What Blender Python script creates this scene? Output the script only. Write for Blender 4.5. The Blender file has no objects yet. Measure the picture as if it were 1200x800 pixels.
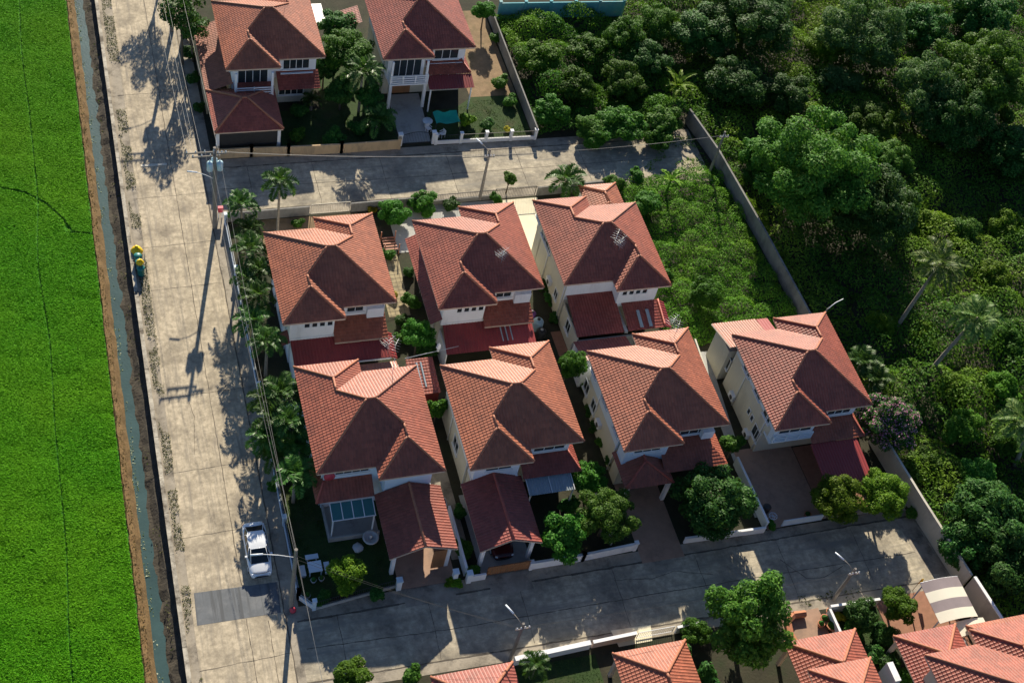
import bpy, math, random
import numpy as np
from mathutils import Vector, Matrix

random.seed(7)
RNG = np.random.default_rng(11)
S = bpy.context.scene
COL = S.collection

# ------------------------------------------------------------------ camera solved from the photograph's vanishing points
F_PX = 1591.436
ROT = (math.radians(38.44876), math.radians(-12.24501), math.radians(-7.71526))
CAM_H = 90.0
RM = Matrix.Rotation(ROT[2], 3, 'Z') @ Matrix.Rotation(ROT[0], 3, 'X') @ Matrix.Rotation(ROT[1], 3, 'Y')

def at(px, py, z=0.0):
    """world point at height z seen at a pixel of the 1200x800 photograph"""
    d = RM @ Vector(((px - 600) / F_PX, -(py - 400) / F_PX, -1.0))
    t = (z - CAM_H) / d.z
    return Vector((d.x * t, d.y * t, z))

cam_d = bpy.data.cameras.new('camera')
cam = bpy.data.objects.new('camera', cam_d)
COL.objects.link(cam)
cam.matrix_world = Matrix.Translation((0, 0, CAM_H)) @ RM.to_4x4()
cam_d.sensor_width = 36.0
cam_d.lens = F_PX / 1200 * 36.0
cam_d.clip_end = 3000
cam_d.clip_start = 0.5
S.camera = cam

# ------------------------------------------------------------------ light
SUN_EL = math.radians(27.0)
SUN_AZ = math.radians(76.2)            # direction to the sun, counter-clockwise from +x
sd = Vector((math.cos(SUN_EL) * math.cos(SUN_AZ), math.cos(SUN_EL) * math.sin(SUN_AZ), math.sin(SUN_EL)))
w = bpy.data.worlds.new('World')
S.world = w
w.use_nodes = True
nt = w.node_tree
sky = nt.nodes.new('ShaderNodeTexSky')
sky.sky_type = 'NISHITA'
sky.sun_disc = False
sky.sun_elevation = SUN_EL
sky.sun_rotation = math.radians(90) - SUN_AZ
sky.air_density = 0.65
sky.dust_density = 0.2
sky.ozone_density = 3.0
bg = nt.nodes['Background']
bg.inputs['Strength'].default_value = 0.075
nt.links.new(sky.outputs['Color'], bg.inputs['Color'])
sl = bpy.data.lights.new('sun', 'SUN')
sl.energy = 5.0
sl.angle = math.radians(0.5)
sl.color = (1.0, 0.90, 0.73)
so = bpy.data.objects.new('sun', sl)
COL.objects.link(so)
so.rotation_euler = sd.to_track_quat('Z', 'Y').to_euler()
S.view_settings.view_transform = 'Standard'
S.view_settings.look = 'None'
S.view_settings.gamma = 1
S.view_settings.exposure = 0.88
S.render.engine = 'CYCLES'

# ------------------------------------------------------------------ materials
def lin(*rgb):
    return tuple(((c / 255) / 12.92 if c / 255 <= 0.04045 else ((c / 255 + 0.055) / 1.055) ** 2.4) for c in rgb)

def newmat(name):
    m = bpy.data.materials.new(name)
    m.use_nodes = True
    return m, m.node_tree, m.node_tree.nodes['Principled BSDF']

def N(nt, t, **kw):
    n = nt.nodes.new(t)
    for k, v in kw.items():
        if k in n.inputs:
            n.inputs[k].default_value = v
        else:
            setattr(n, k, v)
    return n

def ramp(nt, stops):
    r = nt.nodes.new('ShaderNodeValToRGB')
    el = r.color_ramp.elements
    while len(el) < len(stops):
        el.new(0.5)
    for e, (p, c) in zip(el, stops):
        e.position = p
        e.color = (*c, 1)
    return r

def math_n(nt, op, a, b=None):
    n = nt.nodes.new('ShaderNodeMath')
    n.operation = op
    for i, v in enumerate((a, b)):
        if v is None:
            continue
        if isinstance(v, (int, float)):
            n.inputs[i].default_value = v
        else:
            nt.links.new(v, n.inputs[i])
    return n.outputs[0]

def mulc(c, f):
    return tuple(min(1, x * f) for x in c)

def mixc(nt, fac, a, b, mode='MIX'):
    m = nt.nodes.new('ShaderNodeMix')
    m.data_type = 'RGBA'
    m.blend_type = mode
    for i, v in ((0, fac), (6, a), (7, b)):
        if isinstance(v, (int, float)):
            m.inputs[i].default_value = v
        elif isinstance(v, tuple):
            m.inputs[i].default_value = (*v, 1)
        else:
            nt.links.new(v, m.inputs[i])
    return m.outputs[2]

def noisy(name, c, rough=0.8, amt=0.25, scale=1.5, detail=6, bump=0.0, bscale=20, stain=None, stain_scale=0.25,
          stain_cut=(0.5, 0.68), metallic=0.0, spec=0.35, stretch=(1, 1, 1), streak=None):
    m, nt, b = newmat(name)
    tc = N(nt, 'ShaderNodeTexCoord')
    mp = N(nt, 'ShaderNodeMapping')
    mp.inputs['Scale'].default_value = stretch
    geo = N(nt, 'ShaderNodeNewGeometry')
    nt.links.new(geo.outputs['Position'], mp.inputs['Vector'])
    nz = N(nt, 'ShaderNodeTexNoise', Scale=scale, Detail=detail, Roughness=0.65)
    nt.links.new(mp.outputs[0], nz.inputs['Vector'])
    r = ramp(nt, [(0.25, mulc(c, 1 - amt)), (0.5, c), (0.75, mulc(c, 1 + amt))])
    nt.links.new(nz.outputs['Fac'], r.inputs['Fac'])
    out = r.outputs['Color']
    if stain:
        n2 = N(nt, 'ShaderNodeTexNoise', Scale=stain_scale, Detail=8, Roughness=0.7)
        nt.links.new(mp.outputs[0], n2.inputs['Vector'])
        r2 = ramp(nt, [(stain_cut[0], (0, 0, 0)), (stain_cut[1], (1, 1, 1))])
        nt.links.new(n2.outputs['Fac'], r2.inputs['Fac'])
        out = mixc(nt, r2.outputs['Color'], out, stain)
    if streak:
        mp2 = N(nt, 'ShaderNodeMapping')
        mp2.inputs['Scale'].default_value = streak[1]
        nt.links.new(geo.outputs['Position'], mp2.inputs['Vector'])
        n3 = N(nt, 'ShaderNodeTexNoise', Scale=1.0, Detail=5, Roughness=0.7)
        nt.links.new(mp2.outputs[0], n3.inputs['Vector'])
        r3 = ramp(nt, [(streak[2], (0, 0, 0)), (streak[3], (1, 1, 1))])
        nt.links.new(n3.outputs['Fac'], r3.inputs['Fac'])
        out = mixc(nt, r3.outputs['Color'], out, streak[0])
    nt.links.new(out, b.inputs['Base Color'])
    b.inputs['Roughness'].default_value = rough
    b.inputs['Metallic'].default_value = metallic
    b.inputs['Specular IOR Level'].default_value = spec
    if bump:
        nb = N(nt, 'ShaderNodeTexNoise', Scale=bscale, Detail=4)
        nt.links.new(geo.outputs['Position'], nb.inputs['Vector'])
        bp = N(nt, 'ShaderNodeBump', Strength=0.6, Distance=bump)
        nt.links.new(nb.outputs['Fac'], bp.inputs['Height'])
        nt.links.new(bp.outputs[0], b.inputs['Normal'])
    return m

def tile_mat(name, c, rough=0.42, dirt=(0.06, 0.03, 0.025), tw=0.25, th=0.29, spec=0.42, depth=0.027):
    """clay tiles: UV in metres, u along the eave, v up the slope"""
    m, nt, b = newmat(name)
    uv = N(nt, 'ShaderNodeUVMap')
    sp = N(nt, 'ShaderNodeSeparateXYZ')
    nt.links.new(uv.outputs[0], sp.inputs[0])
    u = math_n(nt, 'DIVIDE', sp.outputs[0], tw)
    v = math_n(nt, 'DIVIDE', sp.outputs[1], th)
    uf, vf = math_n(nt, 'FLOOR', u), math_n(nt, 'FLOOR', v)
    cb = N(nt, 'ShaderNodeCombineXYZ')
    nt.links.new(uf, cb.inputs[0]); nt.links.new(vf, cb.inputs[1])
    wn = N(nt, 'ShaderNodeTexWhiteNoise', noise_dimensions='2D')
    nt.links.new(cb.outputs[0], wn.inputs['Vector'])
    r = ramp(nt, [(0.0, mulc(c, 0.82)), (0.5, c), (0.9, mulc(c, 1.1)), (1.0, mulc(c, 1.22))])
    nt.links.new(wn.outputs['Value'], r.inputs['Fac'])
    geo = N(nt, 'ShaderNodeNewGeometry')
    nz = N(nt, 'ShaderNodeTexNoise', Scale=0.45, Detail=7, Roughness=0.7)
    nt.links.new(geo.outputs['Position'], nz.inputs['Vector'])
    r2 = ramp(nt, [(0.46, (0, 0, 0)), (0.8, (0.5, 0.5, 0.5))])
    nt.links.new(nz.outputs['Fac'], r2.inputs['Fac'])
    oi = N(nt, 'ShaderNodeObjectInfo')
    hv = N(nt, 'ShaderNodeHueSaturation')
    nt.links.new(math_n(nt, 'ADD', math_n(nt, 'MULTIPLY', oi.outputs['Random'], 0.24), 0.90), hv.inputs['Value'])
    nt.links.new(math_n(nt, 'ADD', math_n(nt, 'MULTIPLY', oi.outputs['Random'], 0.016), 0.492), hv.inputs['Hue'])
    nt.links.new(mixc(nt, r2.outputs['Color'], r.outputs['Color'], dirt), hv.inputs['Color'])
    n4 = N(nt, 'ShaderNodeTexNoise', Scale=1.7, Detail=5, Roughness=0.75)
    nt.links.new(geo.outputs['Position'], n4.inputs['Vector'])
    r4 = ramp(nt, [(0.60, (0, 0, 0)), (0.78, (0.5, 0.5, 0.5))])
    nt.links.new(n4.outputs['Fac'], r4.inputs['Fac'])
    nt.links.new(mixc(nt, r4.outputs['Color'], hv.outputs[0], (0.42, 0.22, 0.14)), b.inputs['Base Color'])
    b.inputs['Roughness'].default_value = rough
    b.inputs['Specular IOR Level'].default_value = spec
    # S profile across, slight curl up the slope
    s1 = math_n(nt, 'SINE', math_n(nt, 'MULTIPLY', u, 2 * math.pi))
    s2 = math_n(nt, 'ABSOLUTE', s1)
    hgt = math_n(nt, 'ADD', math_n(nt, 'MULTIPLY', s1, 0.6), math_n(nt, 'MULTIPLY', s2, 0.4))
    bp = N(nt, 'ShaderNodeBump', Strength=0.9, Distance=depth)
    nt.links.new(hgt, bp.inputs['Height'])
    nt.links.new(bp.outputs[0], b.inputs['Normal'])
    return m

def leaf_mat(name, c1, c2, c3, rough=0.55, trans=0.35, spec=0.12, hueobj=0.33, patch=None):
    m, nt, b = newmat(name)
    geo = N(nt, 'ShaderNodeNewGeometry')
    r = ramp(nt, [(0.0, c1), (0.55, c2), (1.0, c3)])
    nt.links.new(geo.outputs['Random Per Island'], r.inputs['Fac'])
    oi = N(nt, 'ShaderNodeObjectInfo')
    hv = N(nt, 'ShaderNodeHueSaturation')
    val = math_n(nt, 'ADD', math_n(nt, 'MULTIPLY', oi.outputs['Random'], hueobj * 2), 1 - hueobj)
    hue = math_n(nt, 'ADD', math_n(nt, 'MULTIPLY', oi.outputs['Random'], 0.03), 0.485)
    nt.links.new(val, hv.inputs['Value']); nt.links.new(hue, hv.inputs['Hue'])
    lc = r.outputs['Color']
    if patch:
        pn = N(nt, 'ShaderNodeTexNoise', Scale=patch[1], Detail=3, Roughness=0.6)
        nt.links.new(geo.outputs['Position'], pn.inputs['Vector'])
        pr = ramp(nt, [(patch[2], (0, 0, 0)), (patch[3], (1, 1, 1))])
        nt.links.new(pn.outputs['Fac'], pr.inputs['Fac'])
        lc = mixc(nt, pr.outputs['Color'], lc, mixc(nt, 0.55, lc, patch[0]))
    nt.links.new(lc, hv.inputs['Color'])
    nt.links.new(hv.outputs[0], b.inputs['Base Color'])
    b.inputs['Roughness'].default_value = rough
    b.inputs['Specular IOR Level'].default_value = spec
    tr = N(nt, 'ShaderNodeBsdfTranslucent')
    nt.links.new(mixc(nt, 0.35, hv.outputs[0], (0.17, 0.34, 0.02)), tr.inputs['Color'])
    mx = N(nt, 'ShaderNodeMixShader', Fac=trans)
    nt.links.new(b.outputs[0], mx.inputs[1]); nt.links.new(tr.outputs[0], mx.inputs[2])
    nt.links.new(mx.outputs[0], nt.nodes['Material Output'].inputs[0])
    return m

M = {}
M['tile'] = tile_mat('terracotta_tile', (0.305, 0.092, 0.054))
M['tile_red'] = tile_mat('dark_red_tile', (0.29, 0.078, 0.052))
M['tile_pink'] = tile_mat('salmon_red_tile', (0.31, 0.082, 0.053), rough=0.55)
M['tile_dusty'] = tile_mat('dusty_brown_tile', (0.29, 0.10, 0.062), rough=0.6)
M['cap'] = noisy('ridge_tile', (0.36, 0.145, 0.085), 0.6, 0.2, 3)
M['cap_red'] = noisy('dark_ridge_tile', (0.36, 0.09, 0.065), 0.5, 0.2, 3)
M['fascia'] = noisy('cream_fascia', (0.55, 0.42, 0.32), 0.6, 0.1, 2)
M['soffit'] = noisy('white_soffit', (0.7, 0.7, 0.68), 0.8, 0.05, 2)
M['cream'] = noisy('cream_render', (0.58, 0.55, 0.45), 0.85, 0.08, 0.7, stain=(0.36, 0.34, 0.28), stain_scale=0.5, stain_cut=(0.55, 0.85), stretch=(1, 1, 0.35))
M['white'] = noisy('white_render', (0.78, 0.79, 0.8), 0.8, 0.05, 0.8, stain=(0.5, 0.5, 0.5), stain_scale=0.6, stain_cut=(0.55, 0.85), stretch=(1, 1, 0.3))
M['tan'] = noisy('tan_render', (0.56, 0.40, 0.23), 0.85, 0.12, 0.8, stain=(0.22, 0.18, 0.13), stain_scale=0.6, stain_cut=(0.5, 0.8), stretch=(1, 1, 0.4))
M['pinkwall'] = noisy('pinkish_render', (0.60, 0.45, 0.36), 0.85, 0.1, 0.8)
M['greyblock'] = noisy('grey_block_wall', (0.22, 0.215, 0.20), 0.9, 0.25, 1.2, stain=(0.11, 0.11, 0.10), stain_scale=0.5, stretch=(1, 1, 0.5), bump=0.01)
M['palewall'] = noisy('pale_block_wall', (0.52, 0.49, 0.42), 0.88, 0.12, 0.5, stain=(0.33, 0.31, 0.27), stain_scale=0.35, stretch=(1, 1, 0.4))
M['turq'] = noisy('turquoise_render', (0.16, 0.42, 0.46), 0.85, 0.15, 0.8, stain=(0.3, 0.42, 0.42), stain_scale=0.8)
M['glass'] = noisy('dark_window_glass', (0.02, 0.03, 0.035), 0.08, 0.3, 1, spec=0.6)
M['frame'] = noisy('white_window_frame', (0.72, 0.74, 0.75), 0.5, 0.03, 1)
M['whitepaint'] = noisy('white_paint', (0.78, 0.79, 0.8), 0.5, 0.04, 1)
M['bluewhite'] = noisy('pale_blue_paint', (0.60, 0.70, 0.78), 0.5, 0.05, 1)
M['concrete'] = noisy('road_concrete', (0.47, 0.40, 0.29), 0.9, 0.42, 2.4, 10, stain=(0.17, 0.145, 0.11), stain_scale=0.38,
                      stain_cut=(0.46, 0.74), bump=0.012, bscale=14, spec=0.2, streak=((0.25, 0.22, 0.175), (2.6, 0.16, 1), 0.5, 0.70))
M['concrete_x'] = noisy('street_concrete', (0.45, 0.395, 0.295), 0.9, 0.42, 2.2, 10, stain=(0.16, 0.145, 0.12), stain_scale=0.32,
                        stain_cut=(0.42, 0.68), bump=0.012, bscale=14, spec=0.2, streak=((0.26, 0.24, 0.20), (0.12, 1.5, 1), 0.5, 0.68))
M['verge'] = noisy('stained_concrete', (0.33, 0.29, 0.23), 0.92, 0.3, 1.1, 8, stain=(0.12, 0.105, 0.085), stain_scale=0.45, bump=0.02, bscale=10, spec=0.2)
M['patch'] = noisy('asphalt_patch', (0.13, 0.14, 0.15), 0.85, 0.18, 1.5, stain=(0.19, 0.195, 0.20), stain_scale=0.5, streak=((0.09, 0.095, 0.1), (2.2, 0.06, 1), 0.5, 0.6))
M['joint'] = noisy('dark_joint', (0.11, 0.095, 0.075), 0.95, 0.4, 3)
M['palestrip'] = noisy('pale_concrete_strip', (0.62, 0.58, 0.48), 0.85, 0.15, 2)
M['soil'] = noisy('dark_soil', (0.036, 0.034, 0.020), 0.95, 0.4, 0.8, 8, stain=(0.024, 0.036, 0.014), stain_scale=0.3, bump=0.05, bscale=5)
M['drysoil'] = noisy('dry_brown_soil', (0.24, 0.165, 0.095), 0.95, 0.3, 1.2, 8, stain=(0.12, 0.10, 0.045), stain_scale=0.35, bump=0.04, bscale=8)
M['bund'] = noisy('dry_straw_bank', (0.19, 0.12, 0.05), 0.95, 0.4, 3, 8, stain=(0.17, 0.10, 0.04), stain_scale=1.3, bump=0.06, bscale=9)
M['bankdirt'] = noisy('dark_bank_dirt', (0.07, 0.06, 0.045), 0.95, 0.45, 1.5, 8, stain=(0.045, 0.04, 0.03), stain_scale=0.7, bump=0.09, bscale=5)
M['paddy'] = noisy('paddy_floor', (0.035, 0.17, 0.008), 0.95, 0.25, 2)
M['lawn'] = noisy('lawn_floor', (0.03, 0.06, 0.014), 0.95, 0.35, 2, stain=(0.05, 0.05, 0.02), stain_scale=0.5, bump=0.03, bscale=15)
M['paving'] = noisy('warm_paving', (0.36, 0.23, 0.16), 0.8, 0.15, 1.5, stain=(0.24, 0.165, 0.12), stain_scale=0.5)
M['greypaving'] = noisy('grey_paving', (0.40, 0.40, 0.38), 0.85, 0.15, 1.2, stain=(0.24, 0.235, 0.22), stain_scale=0.6)
M['blockpath'] = noisy('tan_block_paving', (0.34, 0.28, 0.17), 0.9, 0.25, 2.2, stain=(0.16, 0.14, 0.09), stain_scale=0.7)
M['brick'] = noisy('red_brick_paving', (0.30, 0.15, 0.095), 0.85, 0.2, 2.5, stain=(0.25, 0.13, 0.08), stain_scale=0.8)
M['creamfloor'] = noisy('cream_concrete_floor', (0.72, 0.66, 0.48), 0.85, 0.07, 0.8, stain=(0.48, 0.43, 0.32), stain_scale=0.6, stain_cut=(0.55, 0.8))
M['pole'] = noisy('weathered_pole_concrete', (0.22, 0.20, 0.175), 0.9, 0.2, 2)
M['metal'] = noisy('galvanised_steel', (0.5, 0.52, 0.53), 0.4, 0.1, 3, metallic=0.6)
M['darkmetal'] = noisy('dark_steel', (0.035, 0.035, 0.035), 0.5, 0.2, 3)
M['wire'] = noisy('cable', (0.16, 0.16, 0.16), 0.5, 0.1, 1)
M['alu'] = noisy('pale_aluminium', (0.72, 0.73, 0.74), 0.4, 0.05, 2)
M['redmetal'] = noisy('dark_red_metal_sheet', (0.23, 0.035, 0.035), 0.45, 0.15, 0.8, stain=(0.15, 0.03, 0.03), stain_scale=0.4)
M['maroon'] = noisy('maroon_metal_sheet', (0.30, 0.05, 0.05), 0.42, 0.1, 0.8)
M['translucent'] = noisy('weathered_plastic_sheet', (0.32, 0.38, 0.42), 0.35, 0.12, 1.5)
M['teal'] = noisy('teal_glass_panel', (0.03, 0.14, 0.14), 0.15, 0.1, 1, spec=0.6)
M['wood'] = noisy('brown_wood', (0.30, 0.145, 0.065), 0.65, 0.25, 2, stretch=(1, 1, 0.2))
M['bark'] = noisy('bark', (0.13, 0.10, 0.07), 0.95, 0.35, 3, stretch=(1, 1, 0.4))
M['palmbark'] = noisy('palm_bark', (0.24, 0.21, 0.17), 0.95, 0.3, 4, stretch=(0.3, 0.3, 2))
M['terracotta'] = noisy('terracotta_pot', (0.42, 0.17, 0.09), 0.8, 0.15, 3)
M['rubber'] = noisy('tyre_rubber', (0.02, 0.02, 0.02), 0.8, 0.1, 5)
M['binblue'] = noisy('teal_plastic', (0.02, 0.17, 0.16), 0.4, 0.1, 2)
M['yellow'] = noisy('yellow_plastic', (0.75, 0.50, 0.01), 0.5, 0.1, 2)
M['red'] = noisy('faded_red_paint', (0.55, 0.06, 0.09), 0.5, 0.1, 2)
M['stone'] = noisy('pale_stone', (0.55, 0.56, 0.55), 0.8, 0.12, 3)
M['cloth_teal'] = noisy('green_shade_net', (0.01, 0.30, 0.21), 0.8, 0.12, 2)
M['canopy_dark'] = noisy('grey_brown_canopy_sheet', (0.27, 0.225, 0.225), 0.35, 0.15, 0.8)
M['canopy_pale'] = noisy('ivory_canopy_sheet', (0.70, 0.66, 0.54), 0.5, 0.05, 0.8)
M['water'] = noisy('canal_water', (0.045, 0.085, 0.085), 0.2, 0.25, 0.35, bump=0.015, bscale=5, spec=0.5)
M['lampwhite'] = noisy('white_lamp_cover', (0.8, 0.85, 0.9), 0.3, 0.03, 2)
M['carwhite'] = noisy('white_car_paint', (0.78, 0.80, 0.82), 0.22, 0.02, 1, spec=0.6)
M['cardark'] = noisy('dark_red_car_paint', (0.07, 0.012, 0.012), 0.2, 0.05, 1, spec=0.6)
M['carglass'] = noisy('car_glass', (0.012, 0.018, 0.02), 0.05, 0.1, 1, spec=0.7)
M['purple'] = noisy('purple_plastic', (0.28, 0.10, 0.30), 0.5, 0.1, 2)
M['bluetank'] = noisy('pale_blue_plastic', (0.45, 0.62, 0.70), 0.35, 0.05, 2)

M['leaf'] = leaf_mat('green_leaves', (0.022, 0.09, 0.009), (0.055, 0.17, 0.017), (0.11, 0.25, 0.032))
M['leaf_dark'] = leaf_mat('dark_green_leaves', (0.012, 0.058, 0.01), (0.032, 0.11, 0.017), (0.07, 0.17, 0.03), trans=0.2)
M['leaf_yellow'] = leaf_mat('yellow_green_leaves', (0.05, 0.125, 0.008), (0.115, 0.225, 0.012), (0.2, 0.32, 0.025))
M['leaf_olive'] = leaf_mat('olive_leaves', (0.032, 0.1, 0.011), (0.072, 0.175, 0.02), (0.13, 0.25, 0.036))
M['leaf_bright'] = leaf_mat('bright_green_leaves', (0.04, 0.13, 0.008), (0.08, 0.2, 0.012), (0.13, 0.27, 0.025))
M['leaf_grey'] = leaf_mat('grey_green_leaves', (0.03, 0.09, 0.022), (0.065, 0.15, 0.036), (0.13, 0.22, 0.065))
M['palm'] = leaf_mat('palm_leaflets', (0.02, 0.07, 0.012), (0.045, 0.12, 0.02), (0.09, 0.18, 0.035), rough=0.45, trans=0.3, spec=0.25)
M['palm_grey'] = leaf_mat('coconut_leaflets', (0.04, 0.09, 0.018), (0.09, 0.16, 0.035), (0.20, 0.25, 0.07), rough=0.5, trans=0.25, spec=0.15)
M['banana'] = leaf_mat('banana_leaves', (0.10, 0.22, 0.015), (0.19, 0.36, 0.03), (0.30, 0.46, 0.08), trans=0.4)
M['flower'] = leaf_mat('pink_flowers', (0.36, 0.13, 0.24), (0.52, 0.22, 0.36), (0.62, 0.34, 0.47), trans=0.25)
M['yellowflower'] = leaf_mat('yellow_leaves', (0.28, 0.22, 0.01), (0.42, 0.36, 0.02), (0.55, 0.5, 0.06), trans=0.25)
M['rice'] = leaf_mat('rice_blades', (0.062, 0.25, 0.003), (0.10, 0.34, 0.005), (0.15, 0.42, 0.010), rough=0.7, trans=0.35, spec=0.1, hueobj=0.0, patch=((0.20, 0.42, 0.01), 0.07, 0.40, 0.66))
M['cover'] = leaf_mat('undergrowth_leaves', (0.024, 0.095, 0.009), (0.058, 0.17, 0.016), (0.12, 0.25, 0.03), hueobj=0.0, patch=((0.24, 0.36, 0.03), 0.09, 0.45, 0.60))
M['cover_bright'] = leaf_mat('bright_weed_leaves', (0.045, 0.18, 0.012), (0.10, 0.30, 0.022), (0.18, 0.40, 0.04), hueobj=0.0, patch=((0.18, 0.33, 0.03), 0.22, 0.5, 0.7))  # the lot weeds' own green, brighter than the undergrowth
M['weed'] = leaf_mat('dry_weeds', (0.05, 0.06, 0.02), (0.09, 0.11, 0.035), (0.20, 0.17, 0.08), hueobj=0.0)
M['hyacinth'] = leaf_mat('floating_weed', (0.20, 0.28, 0.14), (0.34, 0.42, 0.26), (0.55, 0.6, 0.45), hueobj=0.0)
M['grass'] = leaf_mat('lawn_blades', (0.02, 0.05, 0.012), (0.035, 0.075, 0.016), (0.06, 0.11, 0.025), hueobj=0.0)

# ------------------------------------------------------------------ objects and tags
ORG = {}

def tag(o, label=None, cat=None, group=None, kind=None):
    if label: o['label'] = label
    if cat: o['category'] = cat
    if group: o['group'] = group
    if kind: o['kind'] = kind
    return o

def thing(name, label, cat, loc=(0, 0, 0), group=None):
    o = bpy.data.objects.new(name, None)
    o.empty_display_size = 0.2
    COL.objects.link(o)
    o.location = loc
    ORG[o] = Vector(loc)
    return tag(o, label, cat, group)

class MB:
    """collects faces; build() links them as one mesh object, given in world coordinates"""
    def __init__(self):
        self.v, self.f, self.uv, self.sm, self.mi = [], [], [], [], []
        self.cur = 0
    def face(self, pts, uv=None, smooth=False):
        b = len(self.v)
        self.v.extend(tuple(p) for p in pts)
        self.f.append(tuple(range(b, b + len(pts))))
        self.uv.append(uv); self.sm.append(smooth); self.mi.append(self.cur)
    def raw(self, verts, faces, smooth=False):
        b = len(self.v)
        self.v.extend(tuple(p) for p in verts)
        for f in faces:
            self.f.append(tuple(b + i for i in f)); self.uv.append(None); self.sm.append(smooth); self.mi.append(self.cur)
    def box(self, x0, x1, y0, y1, z0, z1):
        x0, x1 = min(x0, x1), max(x0, x1); y0, y1 = min(y0, y1), max(y0, y1); z0, z1 = min(z0, z1), max(z0, z1)
        vs = [(x0, y0, z0), (x1, y0, z0), (x1, y1, z0), (x0, y1, z0), (x0, y0, z1), (x1, y0, z1), (x1, y1, z1), (x0, y1, z1)]
        self.raw(vs, [(3, 2, 1, 0), (4, 5, 6, 7), (0, 1, 5, 4), (1, 2, 6, 5), (2, 3, 7, 6), (3, 0, 4, 7)])
        return self
    def obox(self, p0, p1, w, z0, z1):
        """vertical slab from p0 to p1 in plan, width w"""
        p0, p1 = Vector(p0[:2]), Vector(p1[:2])
        d = (p1 - p0).normalized(); n = Vector((-d.y, d.x)) * w / 2
        c = [p0 - n, p1 - n, p1 + n, p0 + n]
        vs = [(q.x, q.y, z0) for q in c] + [(q.x, q.y, z1) for q in c]
        self.raw(vs, [(3, 2, 1, 0), (4, 5, 6, 7), (0, 1, 5, 4), (1, 2, 6, 5), (2, 3, 7, 6), (3, 0, 4, 7)])
        return self
    def bar(self, p0, p1, w, h=None):
        """square bar between two 3D points"""
        return self.path([p0, p1], [w / 2, w / 2], 4, smooth=False)
    def path(self, pts, rad, n=8, smooth=True, cap=True):
        pts = [Vector(p) for p in pts]
        if isinstance(rad, (int, float)): rad = [rad] * len(pts)
        rings = []
        up = Vector((0, 0, 1))
        for i, p in enumerate(pts):
            d = (pts[min(i + 1, len(pts) - 1)] - pts[max(i - 1, 0)]).normalized()
            a = d.cross(up)
            if a.length < 1e-3: a = d.cross(Vector((0, 1, 0)))
            a.normalize(); b = a.cross(d)
            rings.append([p + (a * math.cos(2 * math.pi * (k + .5) / n) + b * math.sin(2 * math.pi * (k + .5) / n)) * rad[i] for k in range(n)])
        vs = [q for r in rings for q in r]
        fs = []
        for i in range(len(pts) - 1):
            for k in range(n):
                k2 = (k + 1) % n
                fs.append((i * n + k, (i + 1) * n + k, (i + 1) * n + k2, i * n + k2))
        if cap:
            fs.append(tuple(range(n)))
            fs.append(tuple(reversed(range((len(pts) - 1) * n, len(pts) * n))))
        self.raw(vs, fs, smooth)
        return self
    def lathe(self, c, prof, n=16, smooth=True):
        c = Vector(c)
        vs = [(c.x + r * math.cos(2 * math.pi * k / n), c.y + r * math.sin(2 * math.pi * k / n), c.z + z) for r, z in prof for k in range(n)]
        fs = []
        for i in range(len(prof) - 1):
            for k in range(n):
                k2 = (k + 1) % n
                fs.append((i * n + k, i * n + k2, (i + 1) * n + k2, (i + 1) * n + k))
        fs.append(tuple(reversed(range(n))))
        fs.append(tuple(range((len(prof) - 1) * n, len(prof) * n)))
        self.raw(vs, fs, smooth)
        return self
    def sheet(self, poly, z):
        self.face([(x, y, z) for x, y in poly]); return self
    def build(self, name, mat, parent=None, label=None, cat=None, group=None, kind=None):
        off = ORG.get(parent, Vector((0, 0, 0))) if parent else Vector((0, 0, 0))
        me = bpy.data.meshes.new(name)
        me.from_pydata([(x - off.x, y - off.y, z - off.z) for x, y, z in self.v], [], self.f)
        if any(u is not None for u in self.uv):
            uvl = me.uv_layers.new(name='UVMap')
            li = 0
            for f, u in zip(self.f, self.uv):
                for k in range(len(f)):
                    if u is not None: uvl.data[li].uv = u[k]
                    li += 1
        me.polygons.foreach_set('use_smooth', self.sm)
        for mm in (mat if isinstance(mat, (list, tuple)) else [mat]):
            me.materials.append(mm)
        if isinstance(mat, (list, tuple)):
            me.polygons.foreach_set('material_index', self.mi)
        me.update()
        o = bpy.data.objects.new(name, me)
        COL.objects.link(o)
        if parent:
            o.parent = parent
        ORG[o] = off
        return tag(o, label, cat, group, kind)

def struct(name, mb, mat, kind='structure', label=None, cat=None):
    return mb.build(name, mat, kind=kind, label=label or name.replace('_', ' '), cat=cat or name.replace('_', ' '))

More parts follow.
